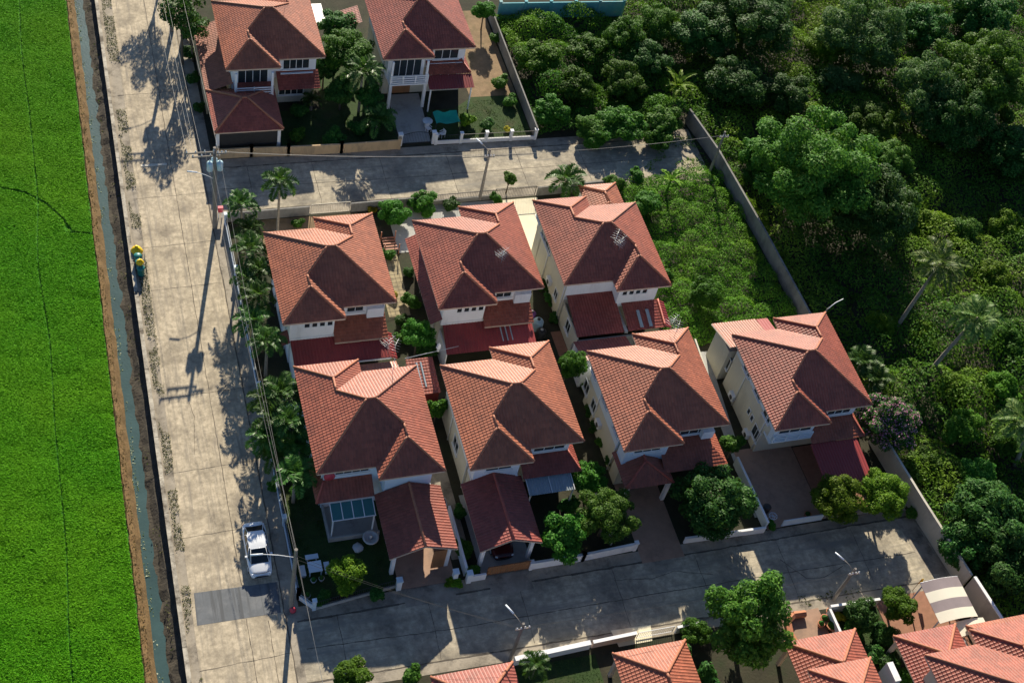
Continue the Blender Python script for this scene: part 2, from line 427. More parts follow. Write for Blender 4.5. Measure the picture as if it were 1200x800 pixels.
# ------------------------------------------------------------------ roofs
def tiled_poly(mb, pts, c=0.29, lip=0.036):
    pts = [Vector(p) for p in pts]
    n = Vector((0, 0, 0))
    for i in range(len(pts)):
        a, b = pts[i], pts[(i + 1) % len(pts)]
        n += Vector(((a.y - b.y) * (a.z + b.z), (a.z - b.z) * (a.x + b.x), (a.x - b.x) * (a.y + b.y)))
    n.normalize()
    if n.z < 0: n = -n
    s = (Vector((0, 0, 1)) - n * n.z).normalized()
    e = s.cross(n)
    U = [(p.dot(e), p.dot(s)) for p in pts]
    d0 = pts[0].dot(n)
    v0 = min(v for _, v in U); v1 = max(v for _, v in U)
    u0 = min(u for u, _ in U)
    def span(v):
        xs = []
        for i in range(len(U)):
            (ua, va), (ub, vb) = U[i], U[(i + 1) % len(U)]
            if abs(va - vb) < 1e-7: continue
            if min(va, vb) <= v <= max(va, vb):
                xs.append(ua + (ub - ua) * (v - va) / (vb - va))
        return (min(xs), max(xs)) if xs else (0, 0)
    br = sorted(set([round(v, 5) for _, v in U] + [round(v0 + k * c, 5) for k in range(int((v1 - v0) / c) + 1)]))
    def P(u, v, h): return e * u + s * v + n * (d0 + h)
    eps = 1e-4
    for va, vb in zip(br, br[1:]):
        if vb - va < 2e-3: continue
        k = math.floor((va - v0) / c + 1e-4)
        ha = lip * (1 - ((va - v0) / c - k)); hb = lip * (1 - ((vb - v0) / c - k))
        l0, r0 = span(va + eps); l1, r1 = span(vb - eps)
        q = [P(l0, va, ha), P(r0, va, ha), P(r1, vb, hb), P(l1, vb, hb)]
        mb.face(q, [(l0 - u0, va - v0 + eps), (r0 - u0, va - v0 + eps), (r1 - u0, vb - v0 - eps), (l1 - u0, vb - v0 - eps)])
        if abs((va - v0) / c - k) < 1e-3:
            low = -0.06 if va - v0 < 1e-3 else 0
            mb.face([P(l0, va, low), P(r0, va, low), P(r0, va, ha), P(l0, va, ha)],
                    [(l0 - u0, va - v0), (r0 - u0, va - v0), (r0 - u0, va - v0), (l0 - u0, va - v0)])

def caps(mb, segs, r=0.085, dz=0.035):
    for a, b in segs:
        a, b = Vector(a), Vector(b)
        L = (b - a).length
        if L < 0.05: continue
        k = max(2, int(L / 0.33))
        pts, rad = [], []
        for i in range(k):
            for t, rr in ((i / k, r * 1.12), ((i + 0.94) / k, r * 0.92)):
                pts.append(a.lerp(b, t) + Vector((0, 0, dz))); rad.append(rr)
        mb.path(pts, rad, 7, smooth=True)

def eave_trim(mb, loop, z, h=0.2, wd=0.05):
    """fascia boards under the eave: closed loop of plan points"""
    for a, b in zip(loop, loop[1:] + loop[:1]):
        mb.obox(a, b, wd, z - h, z - 0.015)

T = 0.58          # slope of the main roofs
W, D, PR, WG, ZE = 9.45, 8.75, 1.2, 5.05, 6.0

def main_roof(root, x0, y0, mir, mat='tile', cap='cap', ze=ZE):
    m, k = D / 2, WG / 2
    def X(x): return x0 + (W - x if mir else x)
    def P(x, y, h): return (X(x), y0 + y, ze + h * T)
    A1, A2 = P(k, k - PR, k), P(k, k, k)
    R1, R2 = P(m, m, m), P(W - m, m, m)
    B1, B2 = P(W - k, D + PR - k, k), P(W - k, D - k, k)
    polys = [
        [P(0, -PR, 0), A1, A2, R1, P(0, D, 0)],
        [P(0, -PR, 0), P(WG, -PR, 0), A1],
        [P(WG, -PR, 0), P(WG, 0, 0), A2, A1],
        [P(WG, 0, 0), P(W, 0, 0), R2, R1, A2],
        [P(W, 0, 0), P(W, D + PR, 0), B1, B2, R2],
        [P(W, D + PR, 0), P(W - WG, D + PR, 0), B1],
        [P(W - WG, D + PR, 0), P(W - WG, D, 0), B2, B1],
        [P(W - WG, D, 0), P(0, D, 0), R1, R2, B2]]
    mb = MB()
    for p in polys: tiled_poly(mb, p)
    roof = mb.build('roof', M[mat], root)
    cp = MB()
    caps(cp, [(P(0, -PR, 0), A1), (P(WG, -PR, 0), A1), (A1, A2), (A2, R1), (R1, R2), (P(W, 0, 0), R2), (R1, P(0, D, 0)),
              (P(W, D + PR, 0), B1), (P(W - WG, D + PR, 0), B1), (B1, B2), (B2, R2)])
    cp.build('ridge_cap', M[cap], roof)
    i = 0.05
    loop = [(i, -PR + i), (WG - i, -PR + i), (WG - i, i), (W - i, i), (W - i, D + PR - i), (W - WG + i, D + PR - i), (W - WG + i, D - i), (i, D - i)]
    f = MB()
    eave_trim(f, [(X(a), y0 + b) for a, b in loop], ze)
    f.build('fascia', M['fascia'], roof)
    sf = MB()
    j = 0.09
    def rect(xa, xb, ya, yb):
        sf.box(X(xa), X(xb), y0 + ya, y0 + yb, ze - 0.17, ze - 0.13)
    rect(j, W - j, j, D - j)
    rect(j, WG - j, -PR + j, j - 0.002)
    rect(W - WG + j, W - j, D - j + 0.002, D + PR - j)
    sf.build('soffit', M['soffit'], roof)
    return roof

def rect_roof(root, x0, x1, y0, y1, ze, t, mat='tile', cap='cap', kind='hip', name='porch_roof', trim='fascia'):
    """hip roof, pyramid, or gable with its ridge along y ('gable') on a rectangle"""
    mb, cp = MB(), MB()
    w, d = x1 - x0, y1 - y0
    if kind == 'gable':
        xm, h = (x0 + x1) / 2, w / 2 * t
        a, b = (xm, y0, ze + h), (xm, y1, ze + h)
        tiled_poly(mb, [(x0, y0, ze), (x0, y1, ze), b, a]); tiled_poly(mb, [(x1, y0, ze), (x1, y1, ze), b, a])
        segs = [(a, b)]
    else:
        m = min(w, d) / 2; h = m * t
        c = [(x0, y0, ze), (x1, y0, ze), (x1, y1, ze), (x0, y1, ze)]
        if w <= d:
            a, b = ((x0 + x1) / 2, y0 + m, ze + h), ((x0 + x1) / 2, y1 - m, ze + h)
            ps = [[c[0], c[1], a], [c[1], c[2], b, a], [c[2], c[3], b], [c[3], c[0], a, b]]
            segs = [(c[0], a), (c[1], a), (c[2], b), (c[3], b), (a, b)]
        else:
            a, b = (x0 + m, (y0 + y1) / 2, ze + h), (x1 - m, (y0 + y1) / 2, ze + h)
            ps = [[c[0], c[1], b, a], [c[1], c[2], b], [c[2], c[3], a, b], [c[3], c[0], a]]
            segs = [(c[0], a), (c[1], b), (c[2], b), (c[3], a), (a, b)]
        for p in ps:
            q = [p[0]]
            for r in p[1:]:
                if (Vector(r) - Vector(q[-1])).length > 1e-4: q.append(r)
            if len(q) > 2: tiled_poly(mb, q)
    roof = mb.build(name, M[mat], root)
    caps(cp, segs, 0.10)
    cp.build('ridge_cap', M[cap], roof)
    f = MB(); i = 0.05
    if kind == 'gable':
        for xx in (x0 + i, x1 - i): f.obox((xx, y0 + i), (xx, y1 - i), 0.05, ze - 0.18, ze - 0.02)
        for yy in (y0 + 0.03, y1 - 0.03):
            for xa in (x0, x1):
                f.path([(xa, yy, ze - 0.09), ((x0 + x1) / 2, yy, ze + (x1 - x0) / 2 * t - 0.09)], [0.08, 0.08], 4, smooth=False)
    else:
        eave_trim(f, [(x0 + i, y0 + i), (x1 - i, y0 + i), (x1 - i, y1 - i), (x0 + i, y1 - i)], ze, 0.18)
        f.box(x0 + .09, x1 - .09, y0 + .09, y1 - .09, ze - 0.14, ze - 0.10)
    f.build('fascia', M[trim], roof)
    return roof

def lean_roof(root, pts_list, segs=(), mat='tile_red', cap='cap_red', name='lean_to_roof', trim=None):
    mb = MB()
    for p in pts_list: tiled_poly(mb, p, 0.29, 0.035)
    roof = mb.build(name, M[mat], root)
    if segs:
        cp = MB(); caps(cp, segs, 0.09); cp.build('ridge_cap', M[cap], roof)
    f = MB()
    for p in (trim or []):
        f.path([Vector(p[0]) - Vector((0, 0, .09)), Vector(p[1]) - Vector((0, 0, .09))], [.07, .07], 4, smooth=False)
    if trim: f.build('fascia', M['fascia'], roof)
    return roof

def metal_sheet(root, a, b, c, d, mat, name='metal_roof', pitch=0.25, h=0.035, thick=0.02):
    """corrugated sheet: a,b upper edge, d,c lower edge (a above d)"""
    a, b, c, d = map(Vector, (a, b, c, d))
    n = (b - a).cross(d - a).normalized()
    if n.z < 0: n = -n
    k = max(4, int((b - a).length / pitch) * 4)
    vs, fs = [], []
    for i in range(k + 1):
        t = i / k
        o = n * (h if i % 4 in (1, 2) else 0)
        p, q = a.lerp(b, t) + o, d.lerp(c, t) + o
        vs += [p, q, p - n * thick, q - n * thick]
    for i in range(k):
        j, l = i * 4, i * 4 + 4
        fs += [(j, j + 1, l + 1, l), (j + 2, l + 2, l + 3, j + 3), (j, l, l + 2, j + 2), (j + 1, j + 3, l + 3, l + 1)]
    fs += [(0, 2, 3, 1), (4 * k, 4 * k + 1, 4 * k + 3, 4 * k + 2)]
    mb = MB(); mb.raw(vs, fs)
    return mb.build(name, M[mat], root)

# ------------------------------------------------------------------ house pieces
def window(root, face, pos, a0, a1, z0, z1, bars=2, glass='glass', sill=True, name='window'):
    """face 'S' (looks to -y) or 'W' (looks to -x), 'N', 'E'; pos = wall plane"""
    sgn = -1 if face in 'SW' else 1
    def bx(mb, u0, u1, za, zb, d0, d1):
        p0, p1 = pos + sgn * d0, pos + sgn * d1
        if face in 'SN': mb.box(u0, u1, p0, p1, za, zb)
        else: mb.box(p0, p1, u0, u1, za, zb)
    g = MB(); bx(g, a0, a1, z0, z1, -0.05, 0.012)
    g = g.build(name, M[glass], root)
    f = MB(); t = 0.07
    bx(f, a0 - t, a1 + t, z1, z1 + t, -0.02, 0.06); bx(f, a0 - t, a1 + t, z0 - t, z0, -0.02, 0.06)
    bx(f, a0 - t, a0, z0, z1, -0.02, 0.06); bx(f, a1, a1 + t, z0, z1, -0.02, 0.06)
    for i in range(1, bars):
        c = a0 + (a1 - a0) * i / bars
        bx(f, c - 0.025, c + 0.025, z0, z1, 0.013, 0.045)
    f.build('window_frame', M['frame'], g)
    if sill:
        s = MB(); bx(s, a0 - 0.15, a1 + 0.15, z0 - t - 0.09, z0 - t - 0.003, -0.02, 0.14); s.build('window_sill', M['frame'], g)
    return g

def aircon(root, face, pos, a, z):
    sgn = -1 if face in 'SW' else 1
    mb = MB()
    if face in 'SN': mb.box(a, a + 0.8, pos, pos + sgn * 0.32, z, z + 0.58)
    else: mb.box(pos, pos + sgn * 0.32, a, a + 0.8, z, z + 0.58)
    o = mb.build('air_conditioner', M['whitepaint'], root)
    f = MB()
    if face in 'SN': f.path([(a + 0.3, pos + sgn * 0.32, z + 0.29), (a + 0.3, pos + sgn * 0.345, z + 0.29)], 0.22, 14)
    else: f.path([(pos + sgn * 0.32, a + 0.3, z + 0.29), (pos + sgn * 0.345, a + 0.3, z + 0.29)], 0.22, 14)
    f.build('fan_grille', M['darkmetal'], o)

def body(root, x0, y0, mir, upper='white', lower='cream', inset=0.75, ground_front=0.0, z_mid=3.15):
    def X(x): return x0 + (W - x if mir else x)
    i = inset
    for nm, za, zb, mt, gf, e in (('upper_wall', z_mid, ZE - 0.172, upper, 0, 0.03), ('lower_wall', 0.0, z_mid - 0.003, lower, ground_front, 0.0)):
        mb = MB()
        mb.box(X(i - e), X(W - i + e), y0 + i - e, y0 + D - i + e, za, zb)
        if gf < 1.0: mb.box(X(i - e), X(WG - i + e), y0 - PR + i - e + gf, y0 + i + 0.1, za, zb - 0.002)
        mb.box(X(W - WG + i - e), X(W - i + e), y0 + D - i - 0.1, y0 + D + PR - i + e, za, zb - 0.002)
        mb.build(nm, M[mt], root)
    b = MB()
    b.box(X(i - 0.09), X(WG - i + 0.09), y0 - PR + i - 0.09, y0 + i - 0.1, z_mid - 0.12, z_mid + 0.1)
    b.build('floor_band', M[upper], root)

def antenna(root, p, kind=0, name='tv_antenna'):
    x, y, z = p
    mb = MB()
    mb.path([(x, y, z - 0.3), (x, y, z + 1.5)], 0.016, 6)
    for zz, L in ((1.45, 1.4), (1.0, 1.0))[:2 - (kind == 1)]:
        d = Vector((0.83, 0.55, 0.0)) if kind == 0 else Vector((0.55, 0.83, 0))
        a, b = Vector((x, y, z + zz)) - d * L * .5, Vector((x, y, z + zz)) + d * L * .5
        mb.path([a, b], 0.012, 5)
        q = Vector((-d.y, d.x, 0))
        for k in range(5):
            c = a.lerp(b, (k + .3) / 5); l = 0.5 - 0.05 * k
            mb.path([c - q * l, c + q * l], 0.008, 4)
    return mb.build(name, M['metal'], root)

def column(root, x, y, z0, z1, w=0.25, mat='white'):
    MB().box(x - w / 2, x + w / 2, y - w / 2, y + w / 2, z0, z1).build('column', M[mat], root)

def railing(root, x0, x1, y, z0, z1, name='balcony_railing', mat='whitepaint', sides=None):
    mb = MB()
    for z in (z1 - 0.05, z0 + 0.38 * (z1 - z0), z0 + 0.68 * (z1 - z0), z0 + 0.1):
        mb.box(x0, x1, y - 0.035, y + 0.035, z - 0.05, z + 0.05)
        if sides:
            for xx in (x0 + 0.035, x1 - 0.035): mb.box(xx - 0.03, xx + 0.03, y + 0.036, y + sides, z - 0.045, z + 0.045)
    n = max(2, int((x1 - x0) / 1.2))
    for i in range(n + 1):
        x = x0 + 0.06 + (x1 - x0 - 0.12) * i / n
        mb.box(x - 0.055, x + 0.055, y - 0.055, y + 0.055, z0, z1 + 0.03)
    return mb.build(name, M[mat], root)

# ================================================================== HOUSES
def house(x0, y0, label, name='house', **kw):
    return thing(name, label, 'house', (x0, y0, 0), 'two storey houses with terracotta roofs')

# ---- A: corner house of the rear row
x0, y0 = 14.18, 68.25
h = house(x0, y0, 'terracotta roofed house at the corner of main road and upper street, beside the palms')
body(h, x0, y0, False, 'white', 'white'); main_roof(h, x0, y0, False)
for k in range(4): window(h, 'S', y0 - 0.45 - 0.03, x0 + 1.9 + k * 0.62, x0 + 2.3 + k * 0.62, 4.5, 4.98, 1, sill=False)
window(h, 'S', y0 + 0.72, x0 + 5.6, x0 + 6.9, 4.5, 5.5, 2); MB().box(x0 + 7.2, x0 + 8.6, y0 + 0.3, y0 + 0.72, 3.9, 5.0).build('balcony_box', M['white'], h)
lean_roof(h, [[(18.5, 69.0, 3.95), (22.95, 69.0, 3.95), (22.95, 66.95, 3.15), (18.5, 66.95, 3.15)]], [], 'tile', trim=[((18.5, 66.95, 3.15), (22.95, 66.95, 3.15))])
metal_sheet(h, (15.0, 67.74, 3.02), (22.85, 67.74, 3.02), (22.95, 65.35, 2.55), (14.95, 65.35, 2.55), 'redmetal')
metal_sheet(h, (22.86, 67.74, 2.98), (22.95, 65.35, 2.5), (23.45, 65.35, 2.2), (23.4, 67.74, 2.6), 'maroon', 'sheet_side_flap')
for yy in (70.5, 74.5): window(h, 'W', x0 + 0.72, yy, yy + 1.3, 4.1, 5.2, 2)
window(h, 'W', x0 + 0.75, 71, 72.3, 1.2, 2.4, 2)
MB().box(15.0, 15.12, 65.5, 67.7, 0, 2.6).build('side_wall', M['white'], h)
lean_roof(h, [[(14.9, 68.6, 3.4), (14.9, 67.2, 3.4), (14.25, 67.2, 3.1), (14.25, 68.6, 3.1)]], [], 'tile_red', name='side_lean_to')
MB().box(14.9, 22.9, 65.28, 65.36, 2.38, 2.5).build('gutter', M['frame'], h)
window(h, 'N', y0 + D + PR - 0.72, x0 + 5.5, x0 + 7.2, 4.0, 5.2, 3)
MB().box(x0 + 6.6, x0 + 7.5, y0 + D + PR - 0.74, y0 + D + PR - 0.69, 0.05, 2.1).build('door', M['wood'], h)

# ---- B
x0, y0 = 26.87, 68.2
h = house(x0, y0, 'middle terracotta roofed house of the rear row with a long side lean-to strip')
body(h, x0, y0, False, 'white', 'cream'); main_roof(h, x0, y0, False)
for k in range(4): window(h, 'S', y0 - 0.48, x0 + 1.9 + k * 0.62, x0 + 2.3 + k * 0.62, 4.5, 4.98, 1, sill=False)
window(h, 'S', y0 + 0.72, x0 + 5.6, x0 + 6.9, 4.5, 5.5, 2); MB().box(x0 + 7.2, x0 + 8.6, y0 + 0.3, y0 + 0.72, 3.9, 5.0).build('balcony_box', M['white'], h)
lean_roof(h, [[(31.2, 68.95, 3.95), (35.55, 68.95, 3.95), (35.55, 66.9, 3.2), (31.2, 66.9, 3.2)]], [], 'tile', trim=[((31.2, 66.9, 3.2), (35.55, 66.9, 3.2))])
lean_roof(h, [[(27.6, 77.3, 3.9), (27.6, 67.6, 3.9), (26.62, 67.6, 3.35), (26.62, 77.3, 3.35)]], [], 'tile', name='side_lean_to')
metal_sheet(h, (27.75, 67.7, 3.02), (33.0, 67.7, 3.02), (32.9, 64.95, 2.5), (27.5, 64.95, 2.5), 'redmetal')
metal_sheet(h, (33.05, 67.7, 2.96), (35.5, 67.7, 2.96), (35.4, 64.95, 2.46), (32.95, 64.95, 2.46), 'maroon')
for k in range(3):
    xx = 32.55 + k * 0.42
    metal_sheet(h, (xx, 67.2, 2.985), (xx + .1, 67.2, 2.985), (xx + .08, 65.6, 2.69), (xx - .02, 65.6, 2.69), 'translucent', 'pale_sheet_strip')
antenna(h, (x0 + 6.0, y0 + 2.1, ZE + 2.1 * T), 0)
for yy in (70.5, 74.0): window(h, 'W', x0 + 0.72, yy, yy + 1.3, 4.2, 5.2, 2)
MB().box(27.5, 27.62, 65.1, 67.65, 0, 2.5).build('side_wall', M['white'], h)
window(h, 'N', y0 + D + PR - 0.72, x0 + 5.5, x0 + 7.2, 4.0, 5.2, 3)

# ---- C (mirrored)
x0, y0 = 38.12, 68.24
h = house(x0, y0, 'terracotta roofed house of the rear row nearest the overgrown lot, long cream side wall')
body(h, x0, y0, True, 'white', 'cream'); main_roof(h, x0, y0, True)
MB().box(x0 + 0.70, x0 + 0.79, y0 + 0.8, y0 + D + PR - 0.8, 3.16, 5.2).build('cream_upper_face', M['cream'], h)
lean_roof(h, [[(39.0, 69.0, 3.7), (43.35, 69.0, 3.7), (43.35, 65.1, 2.75), (39.0, 65.1, 2.75)]], [], 'tile_red')
lean_roof(h, [[(43.75, 67.75, 3.4), (47.2, 67.75, 3.4), (47.2, 65.15, 2.75), (43.75, 65.15, 2.75)]], [((47.2, 67.75, 3.42), (47.2, 65.15, 2.77))], 'tile_red')
metal_sheet(h, (47.28, 67.7, 3.35), (47.3, 65.2, 2.7), (47.9, 65.2, 2.4), (47.85, 67.7, 3.0), 'maroon', 'sheet_side_flap')
MB().box(43.4, 43.7, 65.1, 69.0, 2.5, 2.75).build('gutter', M['metal'], h)
for xx in (44.9, 45.75): metal_sheet(h, (xx, 66.9, 3.27), (xx + .3, 66.9, 3.27), (xx + .3, 65.3, 2.86), (xx, 65.3, 2.86), 'translucent', 'pale_sheet_strip')
MB().box(39.0, 47.3, 64.72, 64.92, 0, 2.55).build('rear_wall', M['greyblock'], h)
MB().box(38.98, 39.1, 64.95, 68.9, 0, 2.7).build('side_wall', M['cream'], h)
for yy, za, zb in ((73.6, 3.9, 5.1), (77.0, 4.3, 5.2)): window(h, 'W', x0 + 0.70, yy, yy + (2.6 if yy < 75 else 1.0), za, zb, 4)
window(h, 'W', x0 + 0.75, 70.2, 70.9, 1.6, 2.5, 2); window(h, 'W', 38.98, 66.6, 67.5, 1.2, 2.4, 2)
aircon(h, 'W', x0 + 0.75, 71.8, 1.7)
MB().box(38.9, 38.97, 65.2, 65.45, 0.5, 1.5).build('meter_box', M['metal'], h)
for k in range(4): window(h, 'S', y0 - 0.48, x0 + W - 4.0 + k * 0.62, x0 + W - 3.6 + k * 0.62, 4.5, 4.98, 1, sill=False)
antenna(h, (x0 + 5.0, y0 + 2.6, ZE + 2.6 * T), 1); antenna(h, (x0 + 5.35, y0 + 2.2, ZE + 2.2 * T), 0)
rect_roof(h, 44.3, 48.0, 77.2, 82.2, 3.2, 0.5, 'tile', 'cap', 'hip')
for xx in (44.6, 47.7): column(h, xx, 81.8, 0, 3.05)

# ---- D (mirrored): corner house of the front row
x0, y0 = 14.3, 52.9
h = house(x0, y0, 'terracotta roofed corner house with teal glass awning and gabled carport, above the lawn')
body(h, x0, y0, True, 'bluewhite', 'white'); main_roof(h, x0, y0, True)
window(h, 'S', y0 + 0.72, x0 + 1.6, x0 + 4.1, 4.55, 5.55, 4)
disc = MB(); disc.path([(x0 + 1.15, y0 + 0.70, 4.5), (x0 + 1.15, y0 + 0.55, 4.5)], 0.42, 18); disc.build('satellite_dish', M['red'], h)
lean_roof(h, [[(15.05, 53.6, 3.95), (18.7, 53.6, 3.95), (18.7, 52.15, 3.15), (14.3, 52.15, 3.15)],
              [(14.3, 52.15, 3.15), (15.05, 53.6, 3.95), (15.05, 56.0, 3.95), (14.3, 56.0, 3.15)]],
          [((14.3, 52.15, 3.15), (15.05, 53.6, 3.95))], 'tile_red')
aw = MB()
for i in range(4): aw.box(15.3 + i * 0.81 + 0.03, 15.3 + (i + 1) * 0.81 - 0.03, 0, 1, 0, 1)
aw = MB()
for i in range(4):
    xa, xb = 15.3 + i * 0.81 + 0.035, 15.3 + (i + 1) * 0.81 - 0.035
    aw.raw([(xa, 52.1, 3.0), (xb, 52.1, 3.0), (xb, 50.85, 2.62), (xa, 50.85, 2.62), (xa, 52.1, 2.97), (xb, 52.1, 2.97), (xb, 50.85, 2.59), (xa, 50.85, 2.59)],
           [(0, 3, 2, 1), (4, 5, 6, 7), (3, 7, 6, 2), (0, 1, 5, 4)])
aw = aw.build('glass_awning', M['teal'], h)
fr = MB()
for i in range(5): fr.path([(15.3 + i * 0.81, 52.1, 3.0), (15.3 + i * 0.81, 50.82, 2.615)], [.04, .04], 4, smooth=False)
fr.path([(15.25, 50.82, 2.6), (18.6, 50.82, 2.6)], [.04, .04], 4, smooth=False)
fr.build('awning_frame', M['whitepaint'], aw)
for xx in (15.35, 18.45): MB().box(xx - .05, xx + .05, 50.8, 50.9, 0, 2.55).build('awning_post', M['whitepaint'], h)
tw = MB(); tw.box(15.1, 19.0, 50.55, 50.7, 0, 0.55); tw.box(15.1, 15.25, 50.7, 53.6, 0, 0.55); tw.box(15.25, 19.0, 50.7, 53.6, 0, 0.12)
tw.build('terrace_wall', M['greypaving'], h)
rect_roof(h, 18.72, 23.85, 46.75, 52.35, 3.0, 0.43, 'tile', 'cap', 'gable', 'carport_roof')
for xx in (19.2, 23.4):
    for yy in (47.2,): column(h, xx, yy, 0.03, 3.1, 0.28)
MB().box(22.2, 23.2, 47.02, 47.1, 0.1, 2.6).build('sunlit_patch_panel', M['wood'], h)  # added wood panel, its brown standing in for a sunlit orange patch
for yy in (54.5, 57.5, 60): window(h, 'W', x0 + 0.72, yy, yy + 1.3, 4.1, 5.2, 2)
window(h, 'W', x0 + 0.75, 58, 59.4, 1.2, 2.4, 2)
window(h, 'S', y0 + 0.75, 15.9, 18.2, 0.9, 2.2, 3, sill=False)
lean_roof(h, [[(19.4, 62.2, 3.9), (23.0, 62.2, 3.9), (23.0, 64.3, 3.3), (19.4, 64.3, 3.3)]], [], 'tile', name='rear_lean_to')
antenna(h, (22.2, 64.4, 4.6), 0); antenna(h, (22.7, 64.2, 4.2), 1)
MB().path([(21.5, 60.5, 5.9), (21.5, 60.5, 8.8)], 0.02, 6).build('antenna_mast', M['alu'], h)
nr = MB(); nr.box(19.2, 23.1, 61.95, 64.0, 0, 3.2); nr.build('rear_wing_wall', M['white'], h)

# ---- E
x0, y0 = 25.6, 52.65
h = house(x0, y0, 'terracotta roofed house with dark red gabled carport and ribbed pergola behind a brown gate')
body(h, x0, y0, False, 'white', 'cream'); main_roof(h, x0, y0, False)
rect_roof(h, 25.45, 30.3, 46.2, 52.2, 3.0, 0.46, 'tile_red', 'cap_red', 'gable', 'carport_roof')
for xx in (25.95, 29.8): column(h, xx, 46.7, 0.03, 3.1, 0.28)
lean_roof(h, [[(30.35, 53.35, 3.95), (34.3, 53.35, 3.95), (35.15, 51.75, 3.15), (30.35, 51.75, 3.15)],
              [(34.3, 53.35, 3.95), (34.3, 55.5, 3.95), (35.15, 55.5, 3.15), (35.15, 51.75, 3.15)]],
          [((34.3, 53.35, 3.95), (35.15, 51.75, 3.15))], 'tile_red')
metal_sheet(h, (30.55, 52.3, 2.95), (34.35, 52.3, 2.95), (34.25, 50.5, 2.65), (30.65, 50.5, 2.65), 'translucent', 'pergola_roof', 0.2, 0.05)
for xx in (30.6, 32.45, 34.3):
    MB().path([(xx, 52.3, 3.03), (xx, 50.45, 2.73)], [.035, .035], 4, smooth=False).build('pergola_rafter', M['whitepaint'], h)
for xx in (30.7, 34.2): MB().box(xx - .05, xx + .05, 50.5, 50.6, 0, 2.6).build('pergola_post', M['whitepaint'], h)
window(h, 'S', y0 + 0.72, x0 + 5.8, x0 + 8.3, 4.4, 5.4, 3)
window(h, 'S', y0 - 0.48, x0 + 1.6, x0 + 3.6, 4.5, 5.4, 2)
for yy in (54, 57.0, 60): window(h, 'W', x0 + 0.72, yy, yy + 1.2, 4.2, 5.2, 2)
window(h, 'W', x0 + 0.75, 56, 57.2, 1.2, 2.4, 2)
window(h, 'S', y0 + 0.75, x0 + 5.6, x0 + 8.0, 0.5, 2.2, 3, sill=False)
# rear shed roof towards D with a finial antenna
lean_roof(h, [[(23.75, 61.0, 2.9), (26.0, 61.0, 2.9), (26.0, 64.3, 3.35), (23.75, 64.3, 3.35)]], [], 'tile_red', name='rear_lean_to')
MB().path([(23.7, 64.4, 3.4), (28.4, 65.0, 3.45)], .03, 6).build('gutter', M['metal'], h)
for xx in (24.5, 24.85): metal_sheet(h, (xx, 63.9, 3.36), (xx + .14, 63.9, 3.36), (xx + .14, 61.6, 3.05), (xx, 61.6, 3.05), 'translucent', 'pale_sheet_strip')
fin = MB(); fin.lathe((26.6, 64.8, 3.4), [(.12, 0), (.05, .15), (.04, .35), (.22, .45), (.1, .6), (.18, .75), (.03, 1.0), (.01, 1.15)], 10); fin.build('roof_finial', M['whitepaint'], h)
sw = MB(); sw.box(23.8, 25.9, 61.05, 61.15, 1.2, 2.85); sw.build('shed_wall', M['redmetal'], h)

# ---- F
x0, y0 = 37.9, 52.4
h = house(x0, y0, 'terracotta roofed house with a hipped dark red porch roof, behind the round dense tree')
body(h, x0, y0, False, 'bluewhite', 'cream'); main_roof(h, x0, y0, False)
a = (40.3, 51.4, 3.95)
lean_roof(h, [[(38.25, 49.65, 2.9), (42.4, 49.65, 2.9), a],
              [(38.25, 49.65, 2.9), a, (40.3, 53.2, 3.95), (38.25, 53.2, 2.9)],
              [(42.4, 49.65, 2.9), (42.4, 51.0, 2.95), (41.6, 52.0, 3.3), (41.0, 53.2, 3.6), (40.3, 53.2, 3.95), a][0:1] + [(42.4, 53.2, 2.9), (40.3, 53.2, 3.95), a],
              [(42.0, 53.1, 3.98), (45.9, 53.1, 3.98), (47.35, 50.5, 3.1), (41.8, 50.5, 3.1)],
              [(45.9, 53.1, 3.98), (45.9, 54.6, 3.98), (47.35, 54.6, 3.1), (47.35, 50.5, 3.1)]],
          [((38.25, 49.65, 2.9), a), ((42.4, 49.65, 2.9), a), (a, (40.3, 52, 3.95)), ], 'tile_red', name='porch_roof')
for xx in (38.6, 42.2): column(h, xx, 50.0, 0.03, 2.85, 0.3)
window(h, 'S', y0 + 0.72, x0 + 5.8, x0 + 8.2, 4.3, 5.4, 3)
window(h, 'S', y0 - 0.48, x0 + 1.4, x0 + 3.6, 4.5, 5.4, 3)
for yy in (53.6, 56.5, 59.5): window(h, 'W', x0 + 0.72, yy, yy + 1.2, 4.2, 5.2, 2)
for yy in (58.0, 60.0): window(h, 'W', x0 + 0.75, yy, yy + 1.0, 1.3, 2.4, 2)
aircon(h, 'W', x0 + 0.75, 56.4, 1.5)
antenna(h, (x0 + W - 2.2, y0 + D + 0.4, ZE + 1.9 * T), 0); antenna(h, (x0 + W - 2.0, y0 + D - 0.2, ZE + 1.5 * T), 1)
MB().box(x0 + 7.6, x0 + 8.6, y0 + 0.2, y0 + 0.72, 4.0, 4.9).build('balcony_box', M['white'], h)
rw = MB(); rw.box(38.6, 43.3, 61.9, 64.6, 0, 2.6); rw.build('rear_wing_wall', M['white'], h)
lean_roof(h, [[(38.5, 62.0, 3.5), (43.3, 62.0, 3.5), (43.3, 64.62, 2.75), (38.5, 64.62, 2.75)]], [], 'tile_red', name='rear_lean_to')

